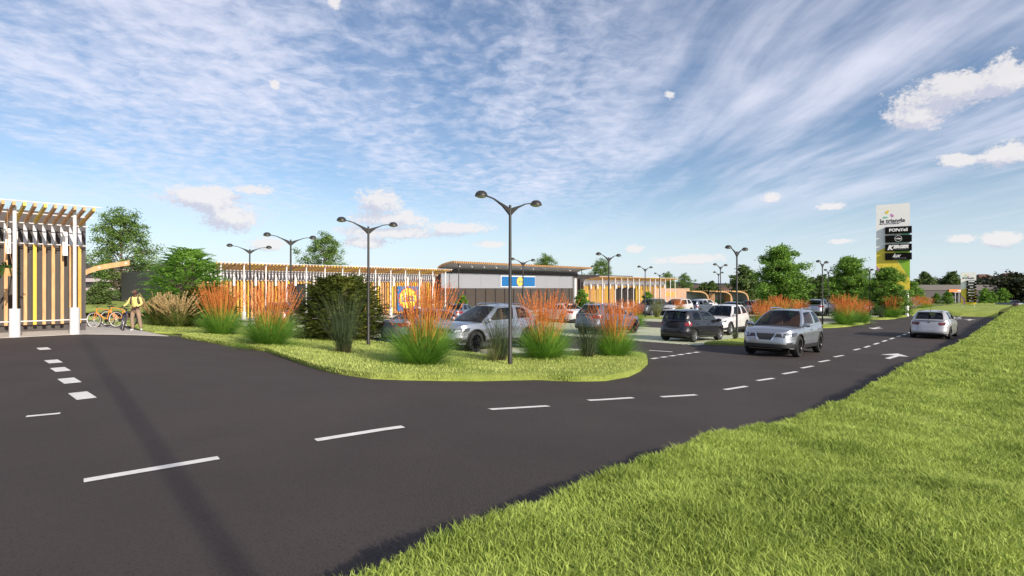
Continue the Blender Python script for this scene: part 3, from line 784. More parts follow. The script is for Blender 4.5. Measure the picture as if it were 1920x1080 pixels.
# --- roadside totem sign
def totem(root, w, h, z0, boards, kind=1, dep=.3):
    mb = MB(); mb.box((w / 2, 0, z0 + h / 2), (w, dep, h)); mb.build('sign_panel', M_sw, root)
    y = -dep / 2 - .004
    def P(a, b): return (a * w, y, z0 + h * b)
    # all coloured fields are cut so that no two overlap
    mb = MB()
    arc = [(0, .440)] + [(x, .440 + .055 * math.sin(x / .35 * math.pi / 2)) for x in (.08, .16, .24, .32)]
    if kind == 1:
        arc = arc + [(.54, .45)]
        mb.poly([P(*q) for q in [(0, .285)] + [(0, .44)] + arc[1:] + [(.62, .345), (1, .12), (1, 0), (.1, 0), (.24, .195)]][::-1], .006, (0, -1, 0))
        mb.poly([P(*q) for q in [(0, 0), (.1 - .01, 0), (.12, .17), (0, .235)]], .006, (0, -1, 0))
        mb.build('yellow_field', M_sy, root)
        mb = MB(); mb.poly([P(*q) for q in [(0, .237), (.122, .172), (.236, .197), (0, .283)]], .006, (0, -1, 0)); mb.build('purple_field', M_sp, root)
        mb = MB(); mb.poly([P(*q) for q in [(.542, .452), (1, .462), (1, .125), (.625, .348)]], .006, (0, -1, 0)); mb.build('green_field', M_sg, root)
        mb = MB(); mb.poly([P(*q) for q in [(.78, .655), (1, .665), (1, .55), (.56, .54)]], .006, (0, -1, 0)); mb.build('teal_field', M_st, root)
    else:
        pu = [(.0, .30), (.10, .26), (.2, .2), (.28, .13), (.30, .07), (.29, 0)]
        pi_ = [(.17, 0), (.18, .07), (.16, .13), (.1, .19), (.04, .225), (0, .245)]
        mb.poly([P(*q) for q in arc + [(1, .49), (1, 0)] + pu[::-1]][::-1], .006, (0, -1, 0))
        mb.poly([P(*q) for q in pi_ + [(0, 0)]], .006, (0, -1, 0)); mb.build('yellow_field', M_sy, root)
        mb = MB(); mb.poly([P(*q) for q in pu[:] + pi_], .006, (0, -1, 0)); mb.build('purple_field', M_sp, root)
        mb = MB(); mb.poly([P(*q) for q in [(.45, .655), (1, .655), (1, .60), (.4, .60)]], .006, (0, -1, 0)); mb.build('teal_field', M_st, root)
    # three petals
    for (cx, cz, rx, rz, a, m, nm) in ((.335, .912, .075, .011, 50, M_sy, 'yellow_petal'), (.475, .868, .07, .011, -58, M_sp, 'purple_petal'), (.285, .848, .085, .0085, 0, M_st, 'teal_petal')):
        if kind == 2: rz *= 1.4; cz = 1 - (1 - cz) * .95
        mb = MB(); n = 24; pts = []
        for k in range(n):
            q = 2 * math.pi * k / n; ex = rx * w * math.cos(q) * (1 + .0 * math.sin(q)); ez = rz * h * math.sin(q) * (1.25 - .55 * math.cos(q) * (1 if a >= 0 else -1))
            aa = R(a); pts.append((cx * w + ex * math.cos(aa) - ez * math.sin(aa), y, z0 + cz * h + ex * math.sin(aa) + ez * math.cos(aa)))
        mb.poly(pts, .008, (0, -1, 0)); mb.build(nm, m, root)
    M_ink = mat('sign_ink', (.05, .03, .035), .5, var=.02)
    text('le triangle', w * .205, root, M_ink, (w * .49, y - .004, z0 + h * (.785 if kind == 1 else .80)), bold=.004 * w, name='title_lettering', sx=.92)
    if kind == 1: text('des trois frontieres', w * .083, root, M_ink, (w * .39, y - .004, z0 + h * .765), name='subtitle_lettering', sx=.9)
    for k, (b0, b1, tx) in enumerate(boards):
        mb = MB(); xb0, xb1 = (.27, 1.055) if kind == 1 else (.36, 1.0)
        mb.box(((xb0 + xb1) / 2 * w, y - .11, z0 + h * (b0 + b1) / 2), ((xb1 - xb0) * w, .2, h * (b1 - b0)))
        bd = mb.build('board', M_blk, root); cxb = (xb0 + xb1) / 2 * w; zb = z0 + h * (b0 + b1) / 2; yy = y - .225; hb = h * (b1 - b0)
        if tx == 'P': text('POPeYeS', hb * .58, bd, M_sw, (cxb, yy, zb - hb * .18), bold=.006 * w, sx=1.0)
        elif tx == 'S':
            mb = MB(); n = 28
            ring = [[(cxb + rr * math.cos(2 * math.pi * q / n), yy, zb + rr * math.sin(2 * math.pi * q / n)) for q in range(n)] for rr in (hb * .40, hb * .44)]
            mb.grid(ring, closed=True); mb.build('emblem_ring', M_sw, bd); text('a.1on', hb * .28, bd, M_sw, (cxb, yy, zb - hb * .08), bold=.006 * w)
        elif tx == 'K':
            text('K', hb * .85, bd, M_sw, (cxb - w * .25, yy, zb - hb * .28), bold=.016 * w, shear=.3); text('ERGER', hb * .60, bd, M_sw, (cxb + w * .07, yy, zb - hb * .10), bold=.011 * w, shear=.3)
            mb = MB(); mb.box((cxb + w * .09, yy, zb - hb * .27), (w * .40, .006, hb * .035)); mb.build('rule', M_panel, bd)
        elif tx == 'L':
            text('lux', hb * .72, bd, M_sw, (cxb - w * .07, yy, zb - hb * .12), shear=.5, bold=.004 * w)
            mb = MB(); mb.box((cxb + w * .03, yy, zb - hb * .2), (w * .36, .006, hb * .02)); mb.box((cxb + w * .03, yy, zb - hb * .38), (w * .36, .006, hb * .02)); mb.box((cxb + w * .21, yy, zb - hb * .29), (w * .01, .006, hb * .2)); mb.build('rule', M_panel, bd)
        elif tx:
            mb = MB(); mb.box((cxb + tx[0] * w, yy, zb), (tx[1] * w, .006, hb * tx[2])); mb.box((cxb + tx[0] * w - tx[1] * w * .3, yy, zb + hb * .12), (tx[1] * w * .3, .006, hb * .2)); mb.build('rule', M_sw, bd)
tp = PX(1643, depth=57.6); tr_ = math.atan2(.649 - 0, -.761)  # panel runs from its left end towards the viewer's right
dirn = Vector((.82, -.57, 0)).normalized()
T1 = empty('totem_sign', (tp.x, tp.y, GZ(73)), math.atan2(dirn.y, dirn.x), 'tall white, yellow and green totem sign with four black boards beside the road', 'sign', 'roadside totem signs')
w1 = 2.84
totem(T1, w1, 8.75, (CAMZ - GZ(73)) - .17, [(.652, .732, 'P'), (.552, .632, 'S'), (.450, .530, 'K'), (.347, .427, 'L')], 1)
for x in (.3, 2.6): mb = MB(); mb.lathe([(0, 0), (.16, 0), (.16, 2.8), (0, 2.8)], 12, c=(x, 0, 0)); mb.build('post', M_post, T1, smooth=True)
tp = PX(1801.5, depth=76)
T2 = empty('totem_sign', (tp.x, tp.y, .12), math.atan2(dirn.y, dirn.x), 'smaller distant totem sign with eight black boards behind the grass bank', 'sign', 'roadside totem signs')
bo = []
lay = [(0, .4, .4), (-.05, .35, .3), (0, .2, .3), (0, .45, .15), (0, .5, .15), (0, .4, .1), (0, .1, .1), (0, .3, .1)]
for k in range(8):
    b1 = .745 - k * .0865; bo.append((b1 - .066, b1, lay[k]))
totem(T2, 1.62, 4.35, .35, bo, 2, .2)
for x in (.15, 1.45): mb = MB(); mb.box((x, 0, .18), (.08, .08, .4)); mb.build('post', M_post, T2)

# --- far building with the orange sign
fb = PX(1700, depth=112)
FB = empty('retail_shed', (fb.x, fb.y, -.2), R(-3), 'long low anthracite retail shed with an orange sign behind the small totem', 'building')
mb = MB(); mb.box((7.5, 6, 1.6), (20, 12, 3.9)); mb.build('wall', M_anth2, FB)
mb = MB(); mb.box((7.5, .3, 3.0), (20.2, .9, 1.1)); mb.build('parapet', mat('parapet_grey', (.13, .115, .115), .7, var=.05), FB)
mb = MB(); mb.box((10.8, -.12, .9), (2.6, .1, 1.9)); mb.build('entrance', M_gls, FB)
for x in (8.7, 9.4, 11.6, 12.2): mb = MB(); mb.box((x, -1.0, .9), (.12, .12, 2.2)); mb.build('porch_post', M_panel, FB)
mb = MB(); mb.box((10.4, -.6, 2.05), (4.2, 1.2, .12)); mb.build('porch_roof', M_panel, FB)
SG = empty('shop_sign', (fb.x, fb.y, -.2), R(-3), 'orange fascia sign with small white lettering on the far shed', 'sign')
mb = MB(); mb.box((10.3, -.3, 2.35), (4.6, .12, .52)); mb.build('sign_panel', M_or, SG)
mb = MB(); mb.box((10.3, -.37, 2.38), (1.3, .02, .2)); mb.box((10.9, -.37, 2.25), (.7, .02, .1)); mb.build('lettering', M_sw, SG)

# --- trolley shelters
def make_shelter():
    r = empty('trolley_shelter')
    sec = [(0, 0), (0, 1.1), (.1, 1.55), (.35, 1.95), (.8, 2.2), (1.4, 2.3), (2.5, 2.34)]
    W_ = 2.6
    mb = MB(); mb.grid([[(W_ - a, 0, z) for a, z in sec], [(W_ - a, 2.2, z) for a, z in sec]]); mb.build('shell', M_panel, r, smooth=True)
    for y in (-.06, 2.26):
        mb = MB()
        for a, b in zip(sec, sec[1:]): mb.beam((W_ - a[0] + .05, y, a[1]), (W_ - b[0] + .05, y, b[1]), .12, .16)
        mb.build('timber_rib', M_wood, r)
    mb = MB()
    for k in range(8): mb.box((.15 + k * .32, -.05, 2.42), (.1, .2, .08))
    mb.build('roof_slats', M_wood, r)
    mb = MB(); mb.poly([(W_ - a, 2.16, z) for a, z in sec] + [(.1, 2.16, 1.0), (.1, 2.16, 0)], .03, (0, 1, 0)); mb.build('back_panel', M_panel, r)
    mb = MB(); mb.box((1.5, 2.1, .75), (2.0, .05, .5)); mb.build('info_panel', mat('sign_leaf_green', (.05, .25, .05), .5), r)
    for x in (.3, 2.3): mb = MB(); mb.box((x, 2.15, .5), (.07, .07, 1.0)); mb.build('leg', M_wood, r)
    return r
t0 = make_shelter()
for i, (px, lab) in enumerate(((1296, 'leftmost curved trolley shelter with pale lining and timber ribs'), (1340, 'middle curved trolley shelter behind the two lamp poles'), (1371, 'right curved trolley shelter, next to the leafy tree'))):
    o = t0 if i == 0 else copy_tree(t0)
    p = PX(px, depth=84); o.location = (p.x, p.y, -.15); o.rotation_euler = (0, 0, R(4)); tag(o, lab, 'shelter', 'curved trolley shelters')
    if i:
        f = MB()
        for k in range(7): f.box((-.05, .1 + k * .32, .95), (.08, .2, 1.9 + .18 * math.sin(k / 6 * 3.14)))
        f.build('slat_wall', M_wood, o)

# --- flats seen through the gap on the left
p = PX(150, depth=88)
AP = empty('apartment_building', (p.x, p.y, .3), R(25), 'pale block of flats with banded balconies seen through the gap behind the tree', 'building')
mb = MB(); mb.box((7, 5, 2.9), (16, 10, 6.4)); mb.build('wall', mat('flat_wall', (.20, .17, .16), .8), AP)
for z in (.4, 1.9, 3.4, 4.9):
    mb = MB(); mb.box((7, -.5, z + .25), (15.6, .9, .55)); mb.build('balcony', mat('flat_balcony', (.38, .33, .33), .7), AP)
    mb = MB(); mb.box((7, -.04, z + 1.02), (15.4, .06, .9)); mb.build('window', M_gls, AP)
mb = MB(); mb.box((7.5, -1.6, .3), (9, 1.2, 1.2)); mb.build('porch', mat('flat_porch', (.30, .06, .06), .7), AP)
# ------------------------------------------------------------ plants
def ribbons(r, n, base_r, az, tilt, length, width, bend, seg=5, taper=.15, z0=0., roll=None):
    """n arching strips growing from a clump; arrays or scalars; returns V, F"""
    a = az; ln = length; tl = tilt
    br = base_r * np.sqrt(r.uniform(0, 1, n)); ba = a + r.normal(0, .5, n)
    px = br * np.cos(ba); py = br * np.sin(ba); pz = np.full(n, z0) if np.isscalar(z0) else z0
    th = tl.copy(); pts = [np.stack([px, py, pz], 1)]; st = ln / seg
    for k in range(seg):
        px = px + np.sin(th) * np.cos(a) * st; py = py + np.sin(th) * np.sin(a) * st; pz = pz + np.cos(th) * st
        th = th + bend / seg
        pts.append(np.stack([px, py, pz], 1))
    ro = r.uniform(0, np.pi, n) if roll is None else roll
    wd = np.stack([-np.sin(a) * np.cos(ro) + np.cos(a) * np.sin(ro) * .6, np.cos(a) * np.cos(ro) + np.sin(a) * np.sin(ro) * .6, .2 * np.sin(ro)], 1)
    V = []; 
    for k, p in enumerate(pts):
        w = width * (1 - (1 - taper) * (k / seg) ** 1.6)
        w = np.broadcast_to(w, (n,))[:, None] / 2
        V += [p - wd * w, p + wd * w]
    V = np.stack(V, 1).reshape(-1, 3); m = 2 * (seg + 1)
    i = np.arange(n)[:, None] * m
    F = np.concatenate([i + np.array([[2 * k, 2 * k + 1, 2 * k + 3, 2 * k + 2]]) for k in range(seg)], 0)
    return V, F, pts
M_pg = leafmat('clump_blade', (.055, .18, .018), (.36, .60, .10), trans=.3)
M_pst = leafmat('orange_stem', (.50, .19, .03), (.85, .42, .10), trans=.25)
M_plm = leafmat('orange_plume', (.62, .12, .03), (.92, .36, .12), trans=.35)
M_reed = leafmat('reed_blade', (.022, .040, .018), (.12, .16, .07), trans=.2)
M_reedb = leafmat('reed_base', (.10, .06, .03), (.28, .19, .10), trans=.1)
M_bei = leafmat('beige_plume', (.38, .26, .11), (.68, .52, .28), trans=.25)
M_bgr = leafmat('olive_blade', (.05, .09, .015), (.22, .28, .06), trans=.25)
M_wht = leafmat('white_plume', (.35, .30, .24), (.65, .60, .50), trans=.25)
M_bark = mat('bark', (.16, .12, .09), .9, var=.3, scale=6, bump=.6, bscale=20)
M_barkl = mat('pale_bark', (.40, .28, .20), .9, var=.2, scale=6)
def join_np(parts):
    V = []; F = []; MI = []; o = 0
    for (v, f, m) in parts:
        V.append(v); F.append(f + o); MI.append(np.full(len(f), m)); o += len(v)
    return np.concatenate(V), np.concatenate(F), np.concatenate(MI)
def plume_fuzz(r, tips, dirs, n_per, L, w, size):
    """small leaf-sized flecks strung along the top of each stem"""
    n = len(tips); k = n_per
    u_ = r.uniform(-.02, 1, (n, k)); c = tips[:, None, :] - dirs[:, None, :] * (u_ * L)[:, :, None]
    c = c + r.normal(0, w, (n, k, 3)) * (.35 + .65 * np.sin(np.clip(u_, 0, 1) * np.pi))[:, :, None]
    c = c.reshape(-1, 3); m = len(c)
    d = np.repeat(dirs, k, 0) + r.normal(0, .35, (m, 3)); d /= np.linalg.norm(d, axis=1)[:, None]
    s = np.cross(d, r.normal(0, 1, (m, 3))); s /= np.linalg.norm(s, axis=1)[:, None] + 1e-6
    l = size * r.uniform(.6, 1.4, m)[:, None]; h = l * .22
    V = np.stack([c - d * l / 2, c + s * h, c + d * l / 2, c - s * h], 1).reshape(-1, 3)
    F = np.arange(m)[:, None] * 4 + np.array([[0, 1, 2, 3]])
    return V, F
def clump(name, seed, kind):
    r = np.random.default_rng(seed); root = empty(name); U2 = 2 * np.pi
    if kind in ('orange', 'beige', 'white'):
        green = M_pg if kind == 'orange' else M_bgr
        n = 3000 if kind == 'orange' else 700
        tl = np.abs(r.normal(.78 if kind == 'orange' else .5, .42, n)).clip(0, 1.42); ln = r.uniform(.75, 1.4, n) * (1 if kind == 'orange' else .95)
        V, F, _ = ribbons(r, n, .22, r.uniform(0, U2, n), tl, ln, .017, r.uniform(.0, .5, n), 5, taper=.3)
        npmesh('leaf_blades', V, F, green, parent=root)
        if kind == 'orange':
            n = 210; a = r.uniform(0, U2, n); tl = np.abs(r.normal(.24, .15, n)).clip(0.0, .52); ln = r.uniform(1.55, 2.32, n)
            V, F, pts = ribbons(r, n, .2, a, tl, ln, .013, r.uniform(-.05, .10, n), 4, taper=.6)
            d = pts[-1] - pts[-2]; d /= np.linalg.norm(d, axis=1)[:, None]
            v2, f2 = plume_fuzz(r, pts[-1], d, 34, .50, .007, .034)
            npmesh('flower_stems', V, F, M_pst, parent=root); npmesh('plumes', v2, f2, M_plm, parent=root)
        elif kind == 'beige':
            n = 75; a = r.uniform(0, U2, n); tl = np.abs(r.normal(.36, .22, n)).clip(0, .8); ln = r.uniform(1.3, 2.05, n)
            V, F, pts = ribbons(r, n, .2, a, tl, ln, .016, r.uniform(.0, .5, n), 5, taper=.8)
            d = pts[-1] - pts[-2]; d /= np.linalg.norm(d, axis=1)[:, None]
            v2, f2 = plume_fuzz(r, pts[-1], d, 120, .7, .020, .07)
            npmesh('flower_stems', V, F, M_bei, parent=root); npmesh('plumes', v2, f2, M_bei, parent=root)
        else:
            n = 60; a = r.uniform(0, U2, n); tl = r.uniform(0, .7, n); ln = r.uniform(1.1, 1.8, n)
            V, F, pts = ribbons(r, n, .2, a, tl, ln, .014, r.uniform(.0, .4, n), 4, taper=.8)
            d = pts[-1] - pts[-2]; d /= np.linalg.norm(d, axis=1)[:, None]
            v2, f2 = plume_fuzz(r, pts[-1], d, 60, .28, .05, .08)
            npmesh('flower_stems', V, F, M_bgr, parent=root); npmesh('plumes', v2, f2, M_wht, parent=root)
    else:   # reed
        n = 330; a = r.uniform(0, U2, n); tl = np.abs(r.normal(.20, .16, n)).clip(0, .6); ln = r.uniform(1.0, 2.15, n)
        V, F, pts = ribbons(r, n, .16, a, tl, ln, .014, r.uniform(.0, .55, n), 6, taper=.2)
        mm = M_reed if kind == 'reed' else leafmat('olive_reed', (.10, .12, .035), (.36, .37, .15), trans=.25)
        npmesh('leaf_blades', V, F, mm, parent=root)
        n = 160; V, F, _ = ribbons(r, n, .2, r.uniform(0, U2, n), r.uniform(.1, 1.1, n), r.uniform(.15, .45, n), .012, r.uniform(.2, .9, n), 3)
        npmesh('dry_base', V, F, M_reedb, parent=root)
    return root
def leaves(r, C, sig, per, size, flat=.75, droop=0.):
    """leaf quads scattered round cluster centres C (n,3) with spread sig"""
    n = len(C); c = np.repeat(C, per, 0); m = len(c); sg = np.repeat(np.broadcast_to(sig, (n,)), per)[:, None]
    off = r.normal(0, 1, (m, 3)) * sg; off[:, 2] *= flat; c = c + off
    nrm = r.normal(0, 1, (m, 3)); nrm[:, 2] = np.abs(nrm[:, 2]) + .6; nrm /= np.linalg.norm(nrm, axis=1)[:, None]
    d = np.cross(nrm, r.normal(0, 1, (m, 3))); d /= np.linalg.norm(d, axis=1)[:, None]; d[:, 2] -= droop
    s = np.cross(nrm, d); l = size * r.uniform(.6, 1.35, m)[:, None]; w = l * .42
    V = np.stack([c, c + d * l * .45 + s * w, c + d * l, c + d * l * .45 - s * w], 1).reshape(-1, 3)
    F = np.arange(m)[:, None] * 4 + np.array([[0, 1, 2, 3]])
    return V, F
def tree(name, seed, h, w, kind='open', trunk=.28, leaf=M_bgr, nl=90, per=95, size=.20, bark=None):
    """tapered trunk, limbs, and a crown of leaf clumps hung on the limb ends"""
    r = np.random.default_rng(seed); rd = random.Random(seed); root = empty(name)
    tb = MB(); C = []; sg = []
    zt = h * trunk
    tb.tube([(0, 0, -.1), (.02 * h * rd.uniform(-1, 1), 0, zt * .6), (0, .01 * h, zt), (.01 * h, 0, h * .62), (0, 0, h * .88)], [h * .022, h * .017, h * .014, h * .008, h * .002], 8)
    for k in range(nl):
        q = (k + .5) / nl; z = zt * .95 + (h - zt) * q ** .9
        if kind == 'open': prof = math.sin(min(1, (q * .92 + .10)) * math.pi) ** .55
        elif kind == 'cone': prof = (1 - q) ** .7 * (.85 + .3 * math.sin(q * 20)) + .12
        else: prof = (math.sin(min(1, q * .80 + .22) * math.pi) ** .7) * (.86 + .20 * math.sin(k * 2.1))
        a = k * 2.39996 + rd.uniform(-.5, .5); rad = w / 2 * prof * rd.uniform(.5, 1.16)
        if rd.random() < .3: rad *= .55
        x, y = rad * math.cos(a), rad * math.sin(a); zz = z + rd.uniform(-.03, .05) * h
        z0 = max(zt * .8, z - rad * rd.uniform(.35, .7))
        tb.tube([(0, 0, z0), (x * .5, y * .5, (z0 * .45 + zz * .55)), (x, y, zz)], [h * .0065, h * .0045, h * .0015], 5, cap=False)
        sub = 3 if kind == 'open' else 4
        for j in range(sub):
            e = w * (.055 if kind == 'open' else .06)
            f = rd.uniform(.6, 1.12)
            C.append((x * f + rd.gauss(0, e), y * f + rd.gauss(0, e), zz + rd.gauss(0, e * .6))); sg.append(w * rd.uniform(.025, .05) * (1.0 if kind == 'open' else 1.15))
    tb.build('trunk', bark or M_bark, root, smooth=True, fix=False)
    V, F = leaves(r, np.array(C), np.array(sg), per, size, flat=.6 if kind != 'open' else .75)
    npmesh('crown', V, F, leaf, parent=root)
    return root
def fronds(name, seed, h, w, leaf, n=260, droop=.5, L=.55, nleaf=16, lw=.10, shape='dome', bark=None, spread=1.):
    """shrub made of feathery fronds: leaflets paired along drooping twigs"""
    r = np.random.default_rng(seed); rd = random.Random(seed); root = empty(name)
    tb = MB(); Vs = []; Fs = []; o = 0
    for k in range(n):
        q = (k + .5) / n; z = h * (.04 + .92 * q)
        if shape == 'dome': prof = math.sqrt(max(0, 1 - (q * .96) ** 2.4)) * (1 if q > .12 else .8 + q * 1.6)
        else: prof = math.sin(min(1, q * .78 + .22) * math.pi) ** .6
        a = k * 2.39996 + rd.uniform(-.3, .3); out = w / 2 * prof
        f0 = rd.uniform(.35, .92); ln = L * rd.uniform(.7, 1.3)
        b = np.array([out * f0 * math.cos(a), out * f0 * math.sin(a), z - .1 * rd.random()])
        if k % 5 == 0: tb.tube([(0, 0, max(0, z * .45)), tuple(b * [.5, .5, .8]), tuple(b)], [.03, .018, .006], 5, cap=False)
        az = a + rd.uniform(-.5, .5); el = rd.uniform(-.05, .6) + q * .5
        d = np.array([math.cos(az) * math.cos(el), math.sin(az) * math.cos(el), math.sin(el)])
        t = np.linspace(0.04, 1, nleaf); p = b[None] + d[None] * (t * ln)[:, None]; p[:, 2] -= droop * ln * t ** 2
        sd = np.array([-math.sin(az), math.cos(az), 0.]); up = np.cross(sd, d)
        for sgn in (-1, 1):
            ll = lw * (1 - .65 * t) * (1 + .0 * t) + .02; dd = sd[None] * sgn + d[None] * .75 + up[None] * rd.uniform(-.2, .35) + r.normal(0, .12, (nleaf, 3))
            dd /= np.linalg.norm(dd, axis=1)[:, None]; wv = np.cross(dd, up[None] + r.normal(0, .3, (nleaf, 3))); wv /= np.linalg.norm(wv, axis=1)[:, None]
            e = p + dd * ll[:, None] * 1.6; w2 = wv * (ll * .22)[:, None]
            V = np.stack([p, p + dd * ll[:, None] * .7 + w2, e, p + dd * ll[:, None] * .7 - w2], 1).reshape(-1, 3)
            Vs.append(V); Fs.append(np.arange(nleaf)[:, None] * 4 + np.array([[0, 1, 2, 3]]) + o); o += len(V)
    if shape != 'dome': tb.tube([(0, 0, -.1), (.05, 0, h * .3), (0, 0, h * .8)], [.12, .08, .02], 8)
    tb.build('branches', bark or M_bark, root, smooth=True, fix=False)
    npmesh('foliage', np.concatenate(Vs), np.concatenate(Fs), leaf, parent=root)
    return root
def put(o, p, sc=1., rz=0., lab=None, cat=None, grp=None, sz=None):
    o.location = p; o.scale = (sc, sc, sz or sc); o.rotation_euler = (0, 0, rz); return tag(o, lab, cat, grp)
ISL = .12
GG = 'orange plumed grass clumps in the planted islands'
og = [clump('ornamental_grass', 11, 'orange'), clump('ornamental_grass', 12, 'orange'), clump('ornamental_grass', 13, 'orange')]
lst = [(415, 634, 1.0, 'orange plumed grass clump farthest left, in front of the feathery bush'), (505, 655, .98, 'orange plumed grass clump just left of the dark conifer'),
       (793, 694, 1.0, 'largest orange plumed grass clump, nearest the road and below the square sign'), (1022, 681, .94, 'orange plumed grass clump right of the central lamp post, before the silver car'),
       (1152, 676, .84, 'orange plumed grass clump at the right end of the near island, before the blue-grey car'), (1188, 616, .80, 'small orange plumed grass behind the wheel of the blue-grey car'),
       (1428, 622, .85, 'orange plumed grass between the lamp post and the front of the oncoming car'), (1462, 606, .95, 'orange plumed grass rising behind the roof of the oncoming car'),
       (1497, 604, .8, 'low orange plumed grass under the right side of the tallest bushy tree'), (1584, 611, 1.0, 'orange plumed grass on the island tip right of the oncoming car'),
       (1614, 607, .82, 'narrower orange plumed grass at the very tip of the middle island'), (1672, 597, .95, 'orange plumed grass in front of the tall totem sign'),
       (1706, 589, .85, 'orange plumed grass right of the tall totem post'), (1738, 584, .8, 'small orange plumed grass above the roof of the departing car'), (1275, 593, .75, 'small pinkish orange grass before the white estate car'),
       (1724, 587, .9, 'orange plumed grass between two others left of the departing car roof')]
for i, (px, py, sc, lab) in enumerate(lst):
    o = og[i] if i < 3 else copy_tree(og[i % 3])
    p = PX(px, py); p.z += .1 if px < 1200 else .05
    put(o, p, sc, i * 1.3, lab, 'ornamental grass', GG)
rr = clump('reed_clump', 21, 'reed'); GR = 'dark thin reed clumps in the planted islands'
for i, (px, py, sc, lab) in enumerate(((645, 671, 1.0, 'dark thin reed clump in front of the dark conifer'), (938, 686, .85, 'dark thin reed clump at the foot of the central lamp post'),
                                  (1102, 679, .85, 'dark thin reed clump between the two right hand orange grasses'), (1378, 641, .32, 'tiny dark reed tuft at the foot of the right lamp post'), (1652, 598, .6, 'small dark reed clump left of the totem grasses'))):
    o = rr if i == 0 else copy_tree(rr); p = PX(px, py); p.z += .1; put(o, p, sc, i * 2.1, lab, 'reeds', GR)
ol = clump('reed_clump', 22, 'olive')
p = PX(1232, 597); put(ol, p, 1.0, 0, 'pale olive reed clump behind the roof of the black hatchback', 'reeds', 'pale olive reed clumps')
o = copy_tree(ol); put(o, PX(922, 688), .42, 1, 'low pale olive tuft at the left foot of the central reed clump', 'reeds', 'pale olive reed clumps')
o = copy_tree(ol); put(o, PX(806, 610), .95, 2, 'pale olive grass clump behind the low silver car', 'reeds', 'pale olive reed clumps')
o = copy_tree(ol); put(o, PX(1490, 597), .8, 2, 'pale olive grass clump under the right side of the tallest bushy tree', 'reeds', 'pale olive reed clumps')
be = clump('ornamental_grass', 31, 'beige'); GB = 'beige plumed grasses on the lawn by the cyclist'
for i, (px, py, sc, lab) in enumerate(((297, 612, .98, 'beige plumed grass clump right beside the standing cyclist'), (333, 615, 1.0, 'beige plumed grass clump under the feathery green bush'))):
    o = be if i == 0 else copy_tree(be); p = PX(px, py); p.z += .06; put(o, p, sc, i * 2., lab, 'ornamental grass', GB)
wh = clump('ornamental_grass', 41, 'white'); put(wh, PX(1697, 592), 1.15, 0, 'white plumed shrub-like grass at the foot of the tall totem sign', 'ornamental grass')
# shrubs
M_con = leafmat('conifer_needle', (.025, .050, .008), (.22, .25, .05), trans=.15)
M_fea = leafmat('feathery_leaf', (.09, .24, .025), (.40, .64, .13), trans=.35)
M_lv1 = leafmat('ash_leaf', (.04, .11, .02), (.32, .46, .12), trans=.3)
M_lv2 = leafmat('maple_leaf', (.03, .10, .012), (.34, .56, .09), trans=.3)
M_lv3 = leafmat('far_leaf', (.045, .09, .025), (.22, .30, .09), trans=.25)
cs = fronds('conifer_shrub', 51, 2.65, 3.7, M_con, n=1500, droop=.4, L=.62, nleaf=16, lw=.12)
p = PX(640, 641); put(cs, p, 1, 0, 'broad dark olive conifer shrub in the middle of the planted island', 'shrub', 'dark conifer shrubs')
o = copy_tree(cs); put(o, PX(388, 614), .86, 1.4, 'dark conifer shrub half hidden between the beige and the orange grasses', 'shrub', 'dark conifer shrubs')
fb_ = fronds('feathery_bush', 61, 4.5, 4.4, M_fea, n=850, droop=.45, L=.95, nleaf=18, lw=.16, shape='tree')
put(fb_, PX(352, depth=33.5), 1, 0, 'round bright green feathery bush behind the beige grasses', 'bush')
# trees
ta = tree('ash_tree', 71, 10.6, 8.0, 'open', .18, M_lv1, nl=64, per=125, size=.17)
put(ta, PX(226, depth=60), .96, .4, 'tall airy tree behind the curved timber beam at the left', 'tree', 'tall airy trees beyond the shops')
for (px, Y, sc, rz, lab) in ((608, 88, 1.03, 1.9, 'tall airy tree rising behind the long shop roof'), (1128, 104, .74, 2.5, 'airy tree behind the right end of the supermarket roof'), (1022, 108, .84, .9, 'tree top showing above the middle of the supermarket roof'),
                      (1252, 118, .56, 3.3, 'airy tree above the right slatted roof, left one of two'), (1284, 112, .52, 4.1, 'airy tree behind the pale timber block, right one of two')):
    o = copy_tree(ta); p = PX(px, depth=Y); p.z = -.2; put(o, p, sc, rz, lab, 'tree', 'tall airy trees beyond the shops')
tb_ = tree('bushy_tree', 81, 6.9, 5.9, 'dense', .06, M_lv2, nl=80, per=120, size=.17)
GT = 'bushy trees along the road'
put(tb_, PX(1462, depth=58), 1, 0, 'tallest bushy dark green tree behind the oncoming car', 'tree', GT)
for (px, Y, sc, rz, lab) in ((1594, 64, .90, 2.2, 'second bushy tree, between two lamp posts'), (1664, 52.5, .66, 4., 'smaller bushy tree covering the foot of the tall totem sign'), (1706, 66, .52, 1, 'low bushy tree just right of the tall totem sign')):
    o = copy_tree(tb_); p = PX(px, depth=Y); put(o, p, sc, rz, lab, 'tree', GT)
tf = tree('distant_tree', 91, 6, 5.4, 'dense', .2, M_lv3, nl=60, per=40, size=.32)
GF = 'distant trees beyond the car park'
far = [(1396, 92, 1.0, 'grey green tree behind the right trolley shelter'), (1335, 100, .62, 'small tree between the trolley shelters'), (1540, 96, .78, 'distant tree between the two tallest bushy trees'), (1520, 110, .75, 'distant tree low behind the lamp post and white car'),
       (1558, 120, .8, 'far tree left of the second bushy tree'), (1645, 100, .7, 'far tree left of the tall totem sign'), (1735, 130, 1.0, 'small far tree above the left of the long anthracite shed'), (1785, 128, 1.0, 'small far tree above the orange sign of the anthracite shed'), (1320, 108, .6, 'low tree right of the pale timber block'),
       (186, 46, .40, 'small round tree with a pale trunk seen through the gap beside the dark shop')]
